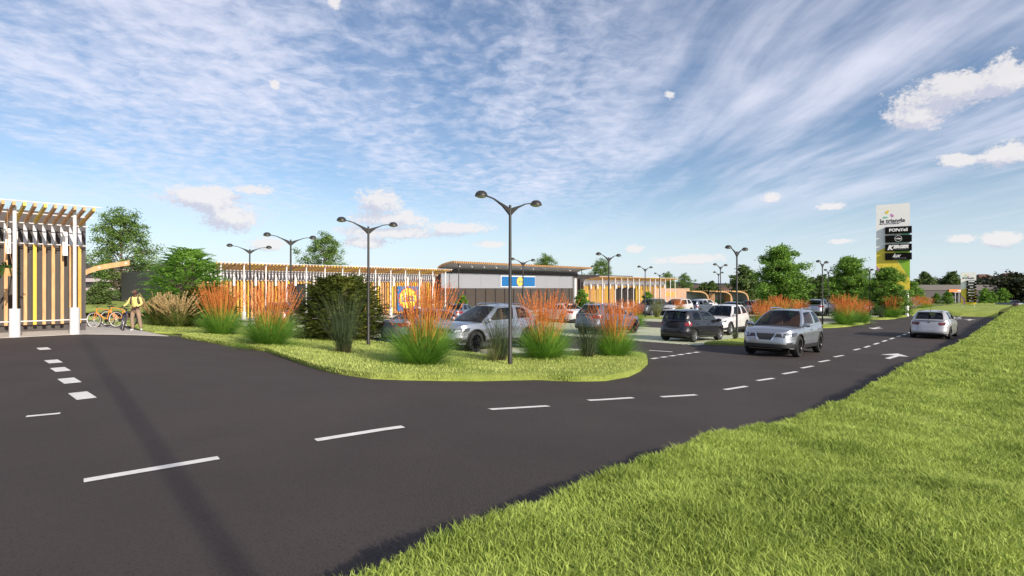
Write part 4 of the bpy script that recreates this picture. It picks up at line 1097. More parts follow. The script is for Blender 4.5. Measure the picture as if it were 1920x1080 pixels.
for i, (px, Y, sc, lab) in enumerate(far):
    o = tf if i == 0 else copy_tree(tf); p = PX(px, depth=Y); p.z = min(p.z, -.2) if px > 500 else p.z; put(o, p, sc, i * 1.1, lab, 'tree', GF)
sh = tree('leafy_shrub', 95, 2.6, 2.4, 'dense', .05, M_lv2, nl=40, per=40, size=.16); GS = 'leafy shrubs along the embankment'
for i, (px, Y, sc, lab) in enumerate(((1757, 82, .6, 'rounded shrub below the orange sign, left one'), (1777, 80, .68, 'rounded shrub below the porch of the far shed'), (1846, 84, .85, 'bright rounded shrub right of the small totem'), (1860, 86, .66, 'smaller bright shrub, second to the right of the small totem'),
                                  (1880, 88, .85, 'darker spreading shrub at the right end of the embankment'), (1215, 70, .8, 'dark green shrub at the foot of the right slatted shop'), (1092, 66, .9, 'green shrub by the right end of the dark supermarket windows'), (868, 56, .7, 'green shrub below the left end of the supermarket windows'))):
    o = sh if i == 0 else copy_tree(sh); p = PX(px, depth=Y); p.z = .3 if px > 1700 else 0; put(o, p, sc, i, lab, 'shrub', GS)

# ------------------------------------------------------------ land beyond the car park
def ridge(name, Y, x0, x1, hf, m, zb=-3., depth=60, n=90):
    mb = MB(); top = []; rows = []
    for i in range(n + 1):
        x = x0 + (x1 - x0) * i / n; h = hf(x / Y * 1040 + 960)
        rows.append([(x, Y, zb), (x, Y + depth * .25, zb + (h - zb) * .7), (x, Y + depth * .6, h), (x, Y + depth, h * .9), (x, Y + depth * 2, zb)])
    mb.grid(rows); o = mb.build(name, m, smooth=True); o['kind'] = 'structure'; return o
M_hill = mat('hill_wood', (.012, .022, .018), .95, var=.4, scale=.05)
M_heath = mat('hill_scrub', (.045, .035, .02), .95, scale=.12, col2=(.13, .075, .05))
sm = lambda x: .5 + .25 * math.sin(x * .031) + .15 * math.sin(x * .083 + 1) + .1 * math.sin(x * .21 + 2)
ridge('hills', 640, -900, 640, lambda px: CAMZ + 640 / 1040. * (8 + 6 * sm(px)), M_hill)
ridge('hills', 380, 90, 700, lambda px: CAMZ + 380 / 1040. * ((2 if px < 1500 else 11) + 9 * sm(px * 1.3)), M_heath)
# wood beyond the verge, at the right
def far_wood(name, seed, x0, x1, Y, h0, h1, n, m, lab, size=.62):
    r = np.random.default_rng(seed); px = r.uniform(x0, x1, n); D = Y * r.uniform(.9, 1.15, n)
    X = (px - 960) / 1040 * D; h = (h0 + (h1 - h0) * (.5 + .5 * np.sin(px * .05))) * r.uniform(.75, 1.05, n)
    C = []; 
    for k in range(n):
        for j in range(9): C.append((X[k] + r.normal(0, 1.8), D[k] + r.normal(0, 1.8), -1.5 + h[k] * (j + .7) / 9.))
    V, F = leaves(r, np.array(C), .8, 60, size, flat=.5); o = npmesh(name, V, F, m); tag(o, lab, 'wood', kind='stuff')
far_wood('far_wood', 3, 1838, 2200, 120, 6.0, 6.8, 150, leafmat('far_wood_leaf', (.010, .016, .006), (.055, .065, .022), trans=.1), 'dark wood behind the small totem at the right edge')
far_wood('far_wood', 4, 1700, 1835, 190, 5.2, 7.0, 60, leafmat('far_wood_leaf', (.010, .016, .006), (.05, .06, .02), trans=.1), 'dark wood above the long anthracite shed')
far_wood('far_wood', 5, 1280, 1720, 200, 1.5, 4.2, 120, leafmat('brown_wood_leaf', (.03, .028, .012), (.15, .10, .06), trans=.1), 'brownish scrub and hedges on the skyline behind the shelters')
far_wood('far_wood', 6, 60, 330, 80, 2.6, 3.2, 26, leafmat('far_wood_leaf', (.010, .016, .006), (.05, .06, .02), trans=.1), 'dark hedge in front of the block of flats', .4)
# rooftops of the town on the skyline
M_roof = mat('far_tile', (.13, .06, .045), .8); M_fw = mat('far_wall', (.17, .12, .10), .8)
rd = random.Random(9); k = 0
labs = ['far red roofed house on the skyline left of the small totem', 'far red roofed house on the skyline right of the small totem', 'highest far red roofed house on the right skyline', 'far red roofed house near the right edge', 'far red roofed house above the wood', 'far brown roofed house behind the shelters',
        'second far brown roofed house behind the shelters', 'far red roofed house right of the tall totem', 'widest far red roofed house above the shed']
for (px, z, w, lab) in ((1772, 3.4, 9, labs[0]), (1843, 6.4, 8, labs[1]), (1893, 6.9, 9, labs[2]), (1914, 5.6, 7, labs[3]), (1868, 5.6, 7, labs[4]), (1318, .4, 9, labs[5]), (1345, .8, 8, labs[6]), (1718, 2.8, 8, labs[7]), (1745, 3.4, 11, labs[8])):
    p = PX(px, depth=250); o = empty('far_house', (p.x, p.y, z - 1.5), rd.uniform(-.4, .4), lab, 'house', 'far houses on the skyline')
    mb = MB(); mb.box((0, 0, -1.5), (w, 9, 6)); mb.build('wall', M_fw, o)
    mb = MB(); mb.add([(-w / 2 - .5, -5, 1.5), (w / 2 + .5, -5, 1.5), (w / 2 - 2, 0, 4.0), (-w / 2 + 2, 0, 4.0), (-w / 2 - .5, 5, 1.5), (w / 2 + .5, 5, 1.5)], [(0, 1, 2, 3), (5, 4, 3, 2), (0, 3, 4), (1, 5, 2), (0, 4, 5, 1)]); mb.build('roof', M_roof, o)
# raised lawn in the gap at the left
mb = MB(); mb.grid([[Vector((-60, y, z)), Vector((-27 * y / 38 * .82, y, z))] for (y, z) in ((38, 1.0), (40, 1.3), (46, 1.35), (60, 1.3), (75, 1.0))]); tag(mb.build('lawn', M_lawn, fix=False, smooth=True), kind='structure')
# ------------------------------------------------------------ cars
def paint(name, c, metal=.55):
    if name in MATS: return MATS[name]
    m = mat(name, c, .32, metal, var=.02, coat=.7); m.node_tree.nodes['Principled BSDF'].inputs['Coat Roughness'].default_value = .05
    return m
M_tyre = mat('tyre', (.016, .016, .017), .85, var=.15, scale=30); M_trim = mat('black_trim', (.02, .02, .021), .6, var=.1)
M_well = mat('wheel_well', (.008, .008, .008), .95); M_seatk = mat('black_seat', (.03, .03, .032), .8); M_seato = mat('tan_seat', (.50, .22, .12), .7)
M_rimk = mat('black_rim', (.03, .03, .033), .3, metal=.8); M_rims = mat('silver_rim', (.55, .55, .57), .3, metal=.9)
M_tail = mat('tail_lamp', (.22, .008, .012), .15, var=.1, spec=.8); M_taild = mat('dark_tail_lamp', (.10, .012, .014), .15, var=.1, spec=.8)
M_head = mat('head_lamp', (.42, .45, .50), .2, metal=.3, var=.2, scale=30); M_headk = mat('head_lamp_housing', (.05, .055, .065), .15, spec=.8)
M_gl = glassmat('car_glass', (.42, .47, .46)); M_gld = glassmat('tinted_car_glass', (.16, .18, .18)); M_plate = mat('number_plate', (.65, .65, .62), .5); M_chr = mat('chrome', (.75, .75, .77), .12, metal=1)
SPEC = {
 'suv': dict(L=4.62, W=1.83, H=1.67, wb=2.70, foh=.93, r=.375, z0=.285, top=[(-2.31, 1.02), (-1.9, 1.13), (-.6, 1.06), (1.05, 1.02), (1.6, .99), (2.05, .93), (2.31, .86)],
      xc=1.06, xrf=.12, xrr=-1.56, xrb=-2.12, wt=.575, fp=[(.2, .12), (.35, .02), (.5, 0), (.72, .02), (.86, .12), (1.1, .2)], rp=[(.2, .12), (.4, .0), (.62, .0), (.8, .06), (1.05, .10), (1.2, .12)], clad=.14, rails=1, spokes=10, style='v'),
 'cross': dict(L=4.55, W=1.82, H=1.66, wb=2.62, foh=.95, r=.35, z0=.24, top=[(-2.28, 1.02), (-1.9, 1.10), (-.6, 1.04), (1.05, 1.0), (1.6, .97), (2.0, .90), (2.28, .80)],
      xc=1.1, xrf=.2, xrr=-1.6, xrb=-2.1, wt=.575, fp=[(.2, .14), (.35, .02), (.5, 0), (.7, .05), (.85, .18), (1.1, .3)], rp=[(.2, .12), (.4, .0), (.62, .0), (.8, .06), (1.05, .10), (1.2, .12)], clad=.16, rails=0, spokes=7, style='slim'),
 'hatch': dict(L=3.78, W=1.69, H=1.51, wb=2.39, foh=.74, r=.30, z0=.20, top=[(-1.89, .93), (-1.5, .98), (-.5, .95), (.95, .92), (1.4, .90), (1.7, .83), (1.89, .74)],
      xc=1.02, xrf=.36, xrr=-1.52, xrb=-1.72, wt=.585, fp=[(.2, .1), (.35, .02), (.5, 0), (.65, .04), (.78, .14), (1, .2)], rp=[(.2, .1), (.38, .0), (.56, .0), (.62, .07), (.95, .10), (1.1, .12)], clad=0, rails=0, spokes=6, style='slim'),
 'super': dict(L=4.06, W=1.75, H=1.46, wb=2.56, foh=.82, r=.315, z0=.17, top=[(-2.03, .93), (-1.6, .97), (-.5, .93), (.95, .90), (1.4, .87), (1.8, .80), (2.03, .70)],
      xc=1.0, xrf=.30, xrr=-1.45, xrb=-1.86, wt=.565, fp=[(.15, .1), (.3, .02), (.45, 0), (.62, .04), (.74, .14), (1, .2)], rp=[(.15, .14), (.26, .02), (.42, .0), (.52, .05), (.66, .06), (.95, .17), (1.1, .2)], clad=0, rails=0, spokes=5, style='slim'),
 'sedan': dict(L=4.65, W=1.80, H=1.44, wb=2.72, foh=.90, r=.32, z0=.18, top=[(-2.32, .90), (-2.1, .97), (-1.5, .97), (-.5, .94), (1.05, .91), (1.5, .88), (2.0, .81), (2.32, .68)],
      xc=1.05, xrf=.25, xrr=-1.05, xrb=-1.75, wt=.565, fp=[(.15, .1), (.3, .02), (.45, 0), (.62, .04), (.74, .14), (1, .2)], rp=[(.15, .1), (.3, .02), (.5, .0), (.7, .04), (.9, .08), (1, .1)], clad=0, rails=0, spokes=10, style='slim'),
}
def lerp_tab(tab, x):
    if x <= tab[0][0]: return tab[0][1]
    for (a, b), (c, d) in zip(tab, tab[1:]):
        if x <= c:
            w = (x - a) / (c - a); w = w * w * (3 - 2 * w) * .5 + w * .5; return b + (d - b) * w
    return tab[-1][1]
def make_car(kind, pm, seat, rim, name='parked_car', dark_glass=False, tail=None):
    S = SPEC[kind]; L, W, H = S['L'], S['W'], S['H']; Lh = L / 2; K = 5.5; root = empty(name)
    ax = [Lh - S['foh'], Lh - S['foh'] - S['wb']]; r = S['r']; RA = r * 1.14; z0 = S['z0']
    oy = lambda x: W / 2 * max(0, 1 - abs(x / Lh) ** K) ** (1 / K)
    ox = lambda y: Lh * max(0, 1 - abs(y / (W / 2)) ** K) ** (1 / K)
    cols = [(ox(W / 2 * q), W / 2 * q) for q in (0, .16, .32, .46, .6, .72, .82)]
    xs = []
    for a in ax:
        for k in range(11): xs.append(a + RA * math.cos(math.pi * k / 10))
        xs += [a + RA + .012, a - RA - .012]
    x = .88 * Lh
    fill = []
    while x > -.9 * Lh:
        if all(abs(x - q) > .06 for q in xs) and not any(abs(x - a) < RA + .04 for a in ax): fill.append(x)
        x -= .16
    xs = sorted(xs + fill + [ox(W / 2 * .9), -ox(W / 2 * .9)], reverse=True)
    lim = ox(W / 2 * .82)
    xs = [q for q in xs if abs(q) < lim - .02]
    cols += [(q, oy(q)) for q in xs]
    cols += [(-ox(W / 2 * q), W / 2 * q) for q in (.82, .72, .6, .46, .32, .16, 0)]
    ztop = lambda x: lerp_tab(S['top'], x)
    def surf(x0, y0, z, sd=1):
        w = min(1, max(0, (abs(x0) - .80 * Lh) / (.2 * Lh))); w = w * w * (3 - 2 * w)
        zb = max(ztop(x0), z0 + .3); h = (z - z0) / (zb - z0)
        si = .05 * max(0, 1 - h / .38) ** 2 + .065 * max(0, (h - .62) / .38) ** 2 + (.018 * math.exp(-((h - .52) / .06) ** 2))
        ins = lerp_tab(S['fp'] if x0 > 0 else S['rp'], z)
        yy = y0 - si * (1 - .6 * w) * min(1, y0 / (W / 4))
        yy *= 1 - .09 * w * max(0, min(1, (z - .35) / .6))
        return Vector((x0 - math.copysign(1, x0) * w * ins, sd * max(0, yy), z))
    def zlow(x, y):
        zl = z0 + (.05 if abs(x) > Lh * .9 else 0)
        for a in ax:
            d = abs(x - a)
            if d < RA - .0005 and y > W * .3: zl = max(zl, r + math.sqrt(max(0, RA * RA - d * d)))
            elif d <= RA + .001 and y > W * .3: zl = max(zl, r)
        return zl
    NV = 9; mb = MB()
    for sd in (1, -1):
        rows = []
        for v in range(NV + 1):
            row = []
            for (x, y) in cols:
                zl = zlow(x, y); zt = ztop(x); row.append(surf(x, y, zl + (zt - zl) * v / NV, sd))
            rows.append(row)
        mb.grid(rows)
    # bonnet and rear deck
    def deck(sel, crown):
        rows = []
        for (x, y) in sel:
            e = surf(x, y, ztop(x)); f = min(1, max(0, (Lh - abs(x)) / .45)); row = []
            for k in range(9):
                q = 1 - 2 * k / 8.; row.append(Vector((e.x + .0 * q, e.y * q, e.z + crown * f * (1 - q * q) + .012 * f * math.exp(-((abs(q) - .62) / .12) ** 2))))
            rows.append(row)
        mb.grid(rows)
    deck([c for c in cols if c[0] > S['xc'] - .05], .055)
    deck([c for c in cols if c[0] < S['xrb'] + .06], .02)
    body = mb.build('body', pm, root, smooth=True)
    # arc length along the half outline, to lay patches on the skin
    cc = [0.]
    for a, b in zip(cols, cols[1:]): cc.append(cc[-1] + math.hypot(a[0] - b[0], a[1] - b[1]))
    CT = cc[-1]
    def at(c, z, sd, off=.006):
        c = max(0.0001, min(CT - .0001, c)); i = 0
        while i < len(cc) - 2 and cc[i + 1] < c: i += 1
        w = (c - cc[i]) / (cc[i + 1] - cc[i]); x = cols[i][0] + (cols[i + 1][0] - cols[i][0]) * w; y = cols[i][1] + (cols[i + 1][1] - cols[i][1]) * w
        p = surf(x, y, z, sd); 
        dx = cols[i + 1][0] - cols[i][0]; dy = cols[i + 1][1] - cols[i][1]; n = Vector((-dy * -1, -dx, 0)); n = Vector((dy, -dx, 0)).normalized() if True else n
        if n.dot(Vector((x, y, 0))) < 0: n = -n
        n = Vector((n.x, n.y * sd, .15)).normalized()
        return p + n * off
    def patch(name, quads, m, par=None, nu=7, nv=3, off=.006, sides=(1, -1), split=True):
        out = []
        mbp = MB()
        for sd in sides:
            if split: mbp = MB()
            for (a, b, c, d) in quads:            # corners (c,z): low-inner, low-outer, high-outer, high-inner
                rows = []
                for j in range(nv + 1):
                    v = j / nv; row = []
                    for i in range(nu + 1):
                        q = i / nu
                        lo = (a[0] + (b[0] - a[0]) * q, a[1] + (b[1] - a[1]) * q); hi = (d[0] + (c[0] - d[0]) * q, d[1] + (c[1] - d[1]) * q)
                        row.append(at(lo[0] + (hi[0] - lo[0]) * v, lo[1] + (hi[1] - lo[1]) * v, sd, off))
                    rows.append(row)
                mbp.grid(rows)
            if split: out.append(mbp.build(name, m, par or root, smooth=True))
        if not split: out.append(mbp.build(name, m, par or root, smooth=True))
        return out
    xq = lambda x: next(cc[i] + (cols[i][0] - x) for i in range(len(cols)) if cols[i][0] >= x >= cols[i + 1][0] - 1e-6) if x > -lim else CT
    R_ = lambda d: CT - d
    hz = ztop(Lh)
    if S['style'] == 'v':
        patch('grille', [((0, .60), (.20, .60), (.37, hz - .04), (0, hz - .04)), ((.32, hz - .15), (.60, hz - .17), (.55, hz - .045), (.40, hz - .045))], M_trim, split=False, off=.005)
        patch('grille_bar', [((.20, .585), (.26, .585), (.41, hz - .03), (.36, hz - .03))], M_chr, split=False, off=.014, nu=2)
        hl = patch('headlight', [((.60, hz - .19), (1.20, hz - .12), (1.32, hz + .0), (.64, hz - .035))], M_headk, off=.007)
        for h, sd in zip(hl, (1, -1)): patch('lamp_lens', [((.68, hz - .16), (.90, hz - .14), (.92, hz - .05), (.72, hz - .055))], M_head, par=h, off=.012, sides=(sd,))
        patch('lower_grille', [((0, .33), (.52, .33), (.60, .46), (0, .46))], M_trim, split=False, off=.006)
        fl = patch('fog_lamp', [((.76, .42), (.98, .42), (.95, .53), (.72, .51))], M_trim, off=.008)
        patch('skid_strip', [((0, .285), (.56, .285), (.56, .30), (0, .30))], M_chr, split=False, off=.02, nv=1)
    else:
        patch('grille', [((0, hz - .17), (.42, hz - .15), (.46, hz - .06), (0, hz - .07))], M_trim, split=False, off=.006)
        hl = patch('headlight', [((.50, hz - .18), (1.02, hz - .06), (1.16, hz + .05), (.54, hz - .05))], M_headk, off=.008)
        for h, sd in zip(hl, (1, -1)): patch('lamp_lens', [((.62, hz - .13), (.86, hz - .09), (.88, hz - .01), (.66, hz - .05))], M_head, par=h, off=.013, sides=(sd,))
        patch('lower_grille', [((0, .30), (.60, .30), (.66, .44), (0, .44))], M_trim, split=False, off=.007)
    tz = {'suv': .88, 'cross': .9, 'hatch': .74, 'super': .70, 'sedan': .74}[kind]
    tm = M_taild if kind == 'super' else M_tail
    tw = {'hatch': (.66, 1.02), 'super': (.46, .86)}.get(kind, (.55, 1.15))
    patch('taillight', [((R_(tw[0]), tz), (R_(tw[1]), tz + .02), (R_(tw[1] + .02), tz + .17), (R_(tw[0] - .04), tz + .15))], tm, off=.012)
    patch('rear_plate_recess', [((R_(.36), tz - .17), (R_(0), tz - .17), (R_(0), tz - .03), (R_(.30), tz - .03))] if kind in ('suv', 'cross', 'sedan') else [((R_(.36), .46), (R_(0), .46), (R_(0), .59), (R_(.32), .59))], M_trim if kind == 'hatch' else pm, split=False, off=.010, nu=4, nv=2)
    patch('rear_bumper_insert', [((R_(.66), z0 + .06), (R_(0), z0 + .06), (R_(0), z0 + .14), (R_(.62), z0 + .13))], M_trim, split=False, off=.008)
    if kind == 'super':
        mbd = MB(); pc = at(R_(0), .84, 1, .0); mbd.lathe([(0, -.012), (.055, -.012), (.055, 0), (0, .002)], 16, c=(pc.x - .004, 0, pc.z), axis='x'); mbd.build('round_badge', M_chr, root)
    # sill cladding and seams
    cA = [xq(ax[0] + RA), xq(ax[0] - RA), xq(ax[1] + RA), xq(ax[1] - RA)]
    hc = S['clad'] if S['clad'] else .05
    patch('lower_cladding', [((0, z0 + .052), (cA[0] - .01, z0 + .052), (cA[0] - .01, z0 + .05 + hc), (0, z0 + .05 + hc * .6)), ((cA[1] + .01, z0), (cA[2] - .01, z0), (cA[2] - .01, z0 + hc), (cA[1] + .01, z0 + hc)), ((cA[3] + .01, z0 + .052), (CT, z0 + .052), (CT, z0 + .05 + hc * .7), (cA[3] + .01, z0 + .05 + hc))], M_trim, split=False, off=.009, nu=12)
    zb = ztop(0)
    for a, nm in ((S['xc'] - .12, 1), (-.12, 2), (ax[1] + RA * .82, 3)):
        c0 = xq(a); c1 = c0; zl = zlow(a, W / 2) + .1
        patch('door_seam', [((c0, zl), (c0 + .012, zl), (c0 + .012, zb - .01), (c0, zb - .01))], M_well, split=False, off=.002, nu=1, nv=8)
    patch('bonnet_seam', [((.0, hz - .012), (.95, hz - .012), (.95, hz - .004), (.0, hz - .004))], M_well, split=False, off=.003, nv=1, nu=10)
    for sd in (1, -1):
        for a in (.02, -1.02):
            p = at(xq(a), zb - .13, sd, .012); mb = MB(); mb.box(p, (.19, .03, .03)); mb.build('door_handle', pm, root)
    # arch lips
    if S['clad']:
        mb = MB()
        for sd in (1, -1):
            for a in ax:
                pts = [surf(a + RA * math.cos(q), oy(a + RA * math.cos(q)), r + RA * math.sin(q), sd) for q in [math.pi * k / 14 for k in range(15)]]
                mb.tube(pts, .028, 6)
        mb.build('arch_lip', M_trim, root, smooth=True)
    # cabin: seats, dash, floor
    mb = MB(); mb.box((0, 0, z0 + .18), (L - .45, W - .62, .3)); mb.box(((S['xc'] + S['xrb']) / 2, 0, z0 + .38), (S['xc'] - S['xrb'] - .75, W - .36, .2)); 
    for a in ax: mb.box((a, 0, r + .18), (RA * 2.05, W - .56, RA * 1.9))
    mb.box((S['xc'] + .35, 0, .62), (.9, W - .5, .38))
    mb.build('underbody', M_well, root)
    mb = MB(); mb.box((S['xc'] - .32, 0, zb - .10), (.5, W - .28, .22)); mb.box((S['xc'] - .5, 0, zb - .02), (.16, W - .5, .06)); mb.build('dashboard', M_seatk, root)
    zs = z0 + .48
    for (x, ys_) in ((.05, (.37, -.37)), (-.95, (.37, -.37))):
        for y in ys_:
            mb = MB(); mb.box((x + .15, y, zs), (.5, .5, .16))
            M_ = Matrix.Rotation(R(-14), 3, 'Y')
            for (zz, dx_, w_, h_, t_) in ((.12, 0, .48, .14, .15), (.26, 0, .50, .16, .15), (.42, -.0, .46, .18, .13), (.56, 0, .36, .12, .11), (.69, 0, .26, .17, .09)):
                mb.box((x - .12 - zz * .25, y, zs + zz), (t_, w_, h_), M=M_)
            mb.build('seat', seat, root, smooth=True)
    # greenhouse
    xc, xrf, xrr, xrb, wt = S['xc'], S['xrf'], S['xrr'], S['xrb'], S['wt']; zr = H - .035
    wbx = lambda x: surf(max(-lim, min(lim, x)), oy(max(-lim, min(lim, x))), ztop(x)).y - .012
    base = []; top = []; NS = 12
    for q in (0, .25, .5, .75, .93, 1):
        base.append(((xc + .13 * (1 - q * q)), q * wbx(xc), ztop(xc) + .05 * (1 - q * q))); top.append((xrf + .10 * (1 - q * q), q * wt, zr - .05 + .02 * (1 - q * q)))
    for k in range(1, NS):
        w = k / NS; xb = xc + (xrb - xc) * w; xt = xrf + (xrr - xrf) * w
        base.append((xb, wbx(xb), ztop(xb) + .002)); top.append((xt, wt + .03 * math.sin(w * math.pi), zr - .05 * (2 * w - 1) ** 2))
    for q in (1, .9, .66, .33, 0):
        base.append((xrb - .06 * (1 - q * q), q * wbx(xrb), ztop(xrb) + .01 * (1 - q * q))); top.append((xrr - .07 * (1 - q * q), q * wt * .97, zr - .05 + .012 * (1 - q * q)))
    NR = 8
    def gp(i, j, sd):
        b = Vector(base[i]); t = Vector(top[i]); v = j / NR
        p = b.lerp(t, v); e = math.sin(v * math.pi) * .030
        p.y += e * (1 if i > 2 else i / 3.); p.x += (e if i < 6 else (-e if i > NS + 5 else 0)) * .8
        if v > .8: p.y -= .02 * (v - .8) / .2
        p.y *= sd; return p
    nb = len(base); frame = MB(); gl = {'windscreen': [], 'rear_window': [], 'side_window': []}
    pill = {6 + int(NS * .44), 6 + NS - 3} if kind != 'sedan' else {6 + int(NS * .46)}
    for sd in (1, -1):
        sidecells = {}
        for i in range(nb - 1):
            for j in range(NR):
                q = (gp(i, j, sd), gp(i + 1, j, sd), gp(i + 1, j + 1, sd), gp(i, j + 1, sd))
                isg = None
                if i < 4: isg = 'windscreen' if j < NR - 0 and not (j == NR - 1 and False) else None
                elif 6 <= i <= NS + 3 and j in range(1, NR - 1) and i not in pill: isg = 'side_window'
                elif i >= NS + 6 and 1 <= j < NR - 1: isg = 'rear_window'
                if isg is None: frame.add(q, [(0, 1, 2, 3)])
                elif isg == 'side_window':
                    grp_ = sum(1 for p_ in pill if i > p_); sidecells.setdefault(grp_, []).append(q)
                else: gl[isg].append(q)
        for g_, qs in sidecells.items():
            mb = MB()
            for q in qs: mb.add(q, [(0, 1, 2, 3)])
            mb.build('side_window', M_gld if (g_ > 0 and dark_glass) else M_gl, root, smooth=True)
    for nm in ('windscreen', 'rear_window'):
        mb = MB()
        for q in gl[nm]: mb.add(q, [(0, 1, 2, 3)])
        mb.build(nm, M_gl, root, smooth=True)
    rows = []
    for i in range(nb):
        t = gp(i, NR, 1); rows.append([Vector((t.x, t.y * (1 - 2 * k / 8.), t.z + .035 * (1 - (1 - 2 * k / 8.) ** 2) * min(1, min(i, nb - 1 - i) / 4.))) for k in range(9)])
    frame.grid(rows); fo = frame.build('roof', pm, root, smooth=True)
    # dark trim strip at windscreen foot, wipers, mirrors
    mb = MB()
    for sd in (1, -1): mb.tube([(xc + .16, sd * .08, ztop(xc) + .062), (xc + .05, sd * (.65 if sd > 0 else .35), ztop(xc) + .075)], .012, 5)
    mb.tube([(xc + .02 + .13 * (1 - q * q), q * wbx(xc), ztop(xc) + .012 + .05 * (1 - q * q)) for q in [-1 + k / 6 for k in range(13)]], .022, 6); mb.build('wiper', M_trim, root, smooth=True)
    for sd in (1, -1):
        mb = MB(); c = (xc - .18, sd * (W / 2 + .06), zb + .06)
        mb.tube([(c[0] + .02, sd * (wbx(xc - .2) - .01), zb + .0), (c[0] + .01, sd * (W / 2 + .0), zb + .02)], .03, 6)
        pr = [(.0, -.13), (.05, -.12), (.075, -.05), (.08, .03), (.06, .10), (0, .13)]
        mb.add([], []); vs = []; k0 = mb.n
        mb.lathe([(a * 1.0, b) for a, b in pr], 10, c=c, axis='y'); mb.build('wing_mirror', pm, root, smooth=True)
    if S['rails']:
        for sd in (1, -1):
            mb = MB(); mb.tube([(xrf - .08, sd * (wt - .03), zr + .02), (xrf - .3, sd * (wt - .02), zr + .065), (xrr + .4, sd * (wt - .02), zr + .06), (xrr + .1, sd * (wt - .04), zr - .0)], .02, 6); mb.build('roof_rail', M_chr, root, smooth=True)
    if kind in ('super', 'sedan'):
        mb = MB(); mb.tube([(xrr + .12, 0, zr + .0), (xrr + .02, 0, zr + .17)], .008, 5); mb.lathe([(.03, -.0), (.012, .03), (0, .03)], 8, c=(xrr + .12, 0, zr + .005)); mb.build('aerial', M_trim, root)
    if kind != 'sedan':
        mb = MB(); mb.grid([[(xrr + .03, y, zr - .008 - .03 * abs(y)), (xrr - .15, y * .97, zr - .04 - .03 * abs(y)), (xrr - .03, y, zr - .075)] for y in (-.54, -.3, 0, .3, .54)]); mb.build('spoiler', pm, root)
    # wheels
    for sx_, a in enumerate(ax):
        for sd in (1, -1):
            c = (a, sd * (W / 2 - .135), r); t = MB(); w = .115
            t.lathe([(r * .66, -w), (r * .93, -w), (r * .99, -w * .72), (r, 0), (r * .99, w * .72), (r * .93, w), (r * .66, w), (r * .64, w * .6), (r * .64, -w * .6), (r * .66, -w)], 28, c=c, axis='y')
            t.lathe([(0, -w * .3), (r * .66, -w * .3)], 28, c=c, axis='y'); t.lathe([(0, w * .3), (r * .66, w * .3)], 28, c=c, axis='y')
            wh_ = t.build('wheel', M_tyre, root, smooth=True)
            q = MB(); yo = sd * (w - .012); 
            q.lathe([(r * .58, yo - sd * .05), (r * .66, yo), (r * .70, yo + sd * .006), (r * .66, yo - sd * .06)], 28, c=c, axis='y')
            q.lathe([(0, yo - sd * .01), (r * .13, yo - sd * .012), (r * .17, yo - sd * .04)], 14, c=c, axis='y')
            n = S['spokes']
            for k in range(n):
                an = 2 * math.pi * k / n; d = Vector((math.cos(an), 0, math.sin(an)))
                q.beam(Vector(c) + Vector((0, yo - sd * .028, 0)) + d * r * .1, Vector(c) + Vector((0, yo - sd * .02, 0)) + d * r * .66, r * (.8 / n + .03), .03)
            q.build('rim', rim, wh_, smooth=True)
    return root
P_sil = paint('silver_paint', (.36, .38, .43), .7); P_sil2 = paint('steel_blue_paint', (.17, .20, .26)); P_blk = paint('black_paint', (.014, .013, .018), .3); P_wht = paint('white_paint', (.62, .60, .60), .1)
P_lgt = paint('pale_silver_paint', (.44, .43, .45), .4); P_dgr = paint('dark_grey_paint', (.07, .08, .09), .4); P_nav = paint('slate_blue_paint', (.14, .17, .22), .5); P_red = paint('dark_red_paint', (.16, .045, .04), .3)
cars = {}
def place_car(key, args, px, py, head, lab, cat='car', wheel=None, grp='cars parked in the car park', name='parked_car', dz=0):
    """wheel: which wheel touches the ground at the pixel: (front/rear 0/1, side +1/-1); head: nose direction, angle from the road direction"""
    if key in cars: o = copy_tree(cars[key])
    else: o = make_car(*args, name=name); cars[key] = o
    S = SPEC[args[0]]; rz = ROT + R(head)
    p = PX(px, py); Lh = S['L'] / 2; ax = [Lh - S['foh'], Lh - S['foh'] - S['wb']]
    if wheel: loc = Vector((ax[wheel[0]], wheel[1] * (S['W'] / 2 - .03), 0))
    else: loc = Vector((0, 0, 0))
    q = Matrix.Rotation(rz, 3, 'Z') @ loc
    f = Matrix.Rotation(rz, 3, 'Z') @ Vector((1, 0, 0)); c = p - q
    s, t = toST(c.x, c.y); sf, tf_ = toST(c.x + f.x * 1.3, c.y + f.y * 1.3); sr, tr2 = toST(c.x - f.x * 1.3, c.y - f.y * 1.3)
    pit = math.atan2(GZ(sf) - GZ(sr), 2.6)
    o.location = (c.x, c.y, (GZ(sf) + GZ(sr)) / 2 + .008 + dz); o.rotation_euler = (0, -pit, rz); o.name = name
    tag(o, lab, cat, grp); return o
suv = ('suv', P_sil, M_seato, M_rimk)
place_car('suv', suv, 1500, 670, 181, 'silver off-roader with tan seats driving towards the viewer on the road', 'car', (0, 1), 'cars driving on the road', 'moving_car')
place_car('suv', suv, 893, 661, 180, 'silver off-roader with black wheels parked behind the planted island and central lamp', wheel=(0, 1))
place_car('suv2', ('suv', P_sil2, M_seato, M_rimk), 1190, 625, 0, 'blue-grey off-roader behind the rightmost orange grasses of the near island', wheel=(0, -1))
place_car('hatch', ('hatch', P_blk, M_seatk, M_rims, ), 1303, 642, -4, 'small black hatchback with red tail lamps, seen from behind', wheel=(1, -1))
place_car('cross', ('cross', P_wht, M_seatk, M_rims), 1370, 628.5, 182, 'pale crossover parked nose out behind the right lamp post', wheel=(0, 1))
place_car('super', ('super', P_lgt, M_seatk, M_rimk), 1783, 636, -1, 'white hatchback driving away along the road by the verge', 'car', (1, -1), 'cars driving on the road', 'moving_car')
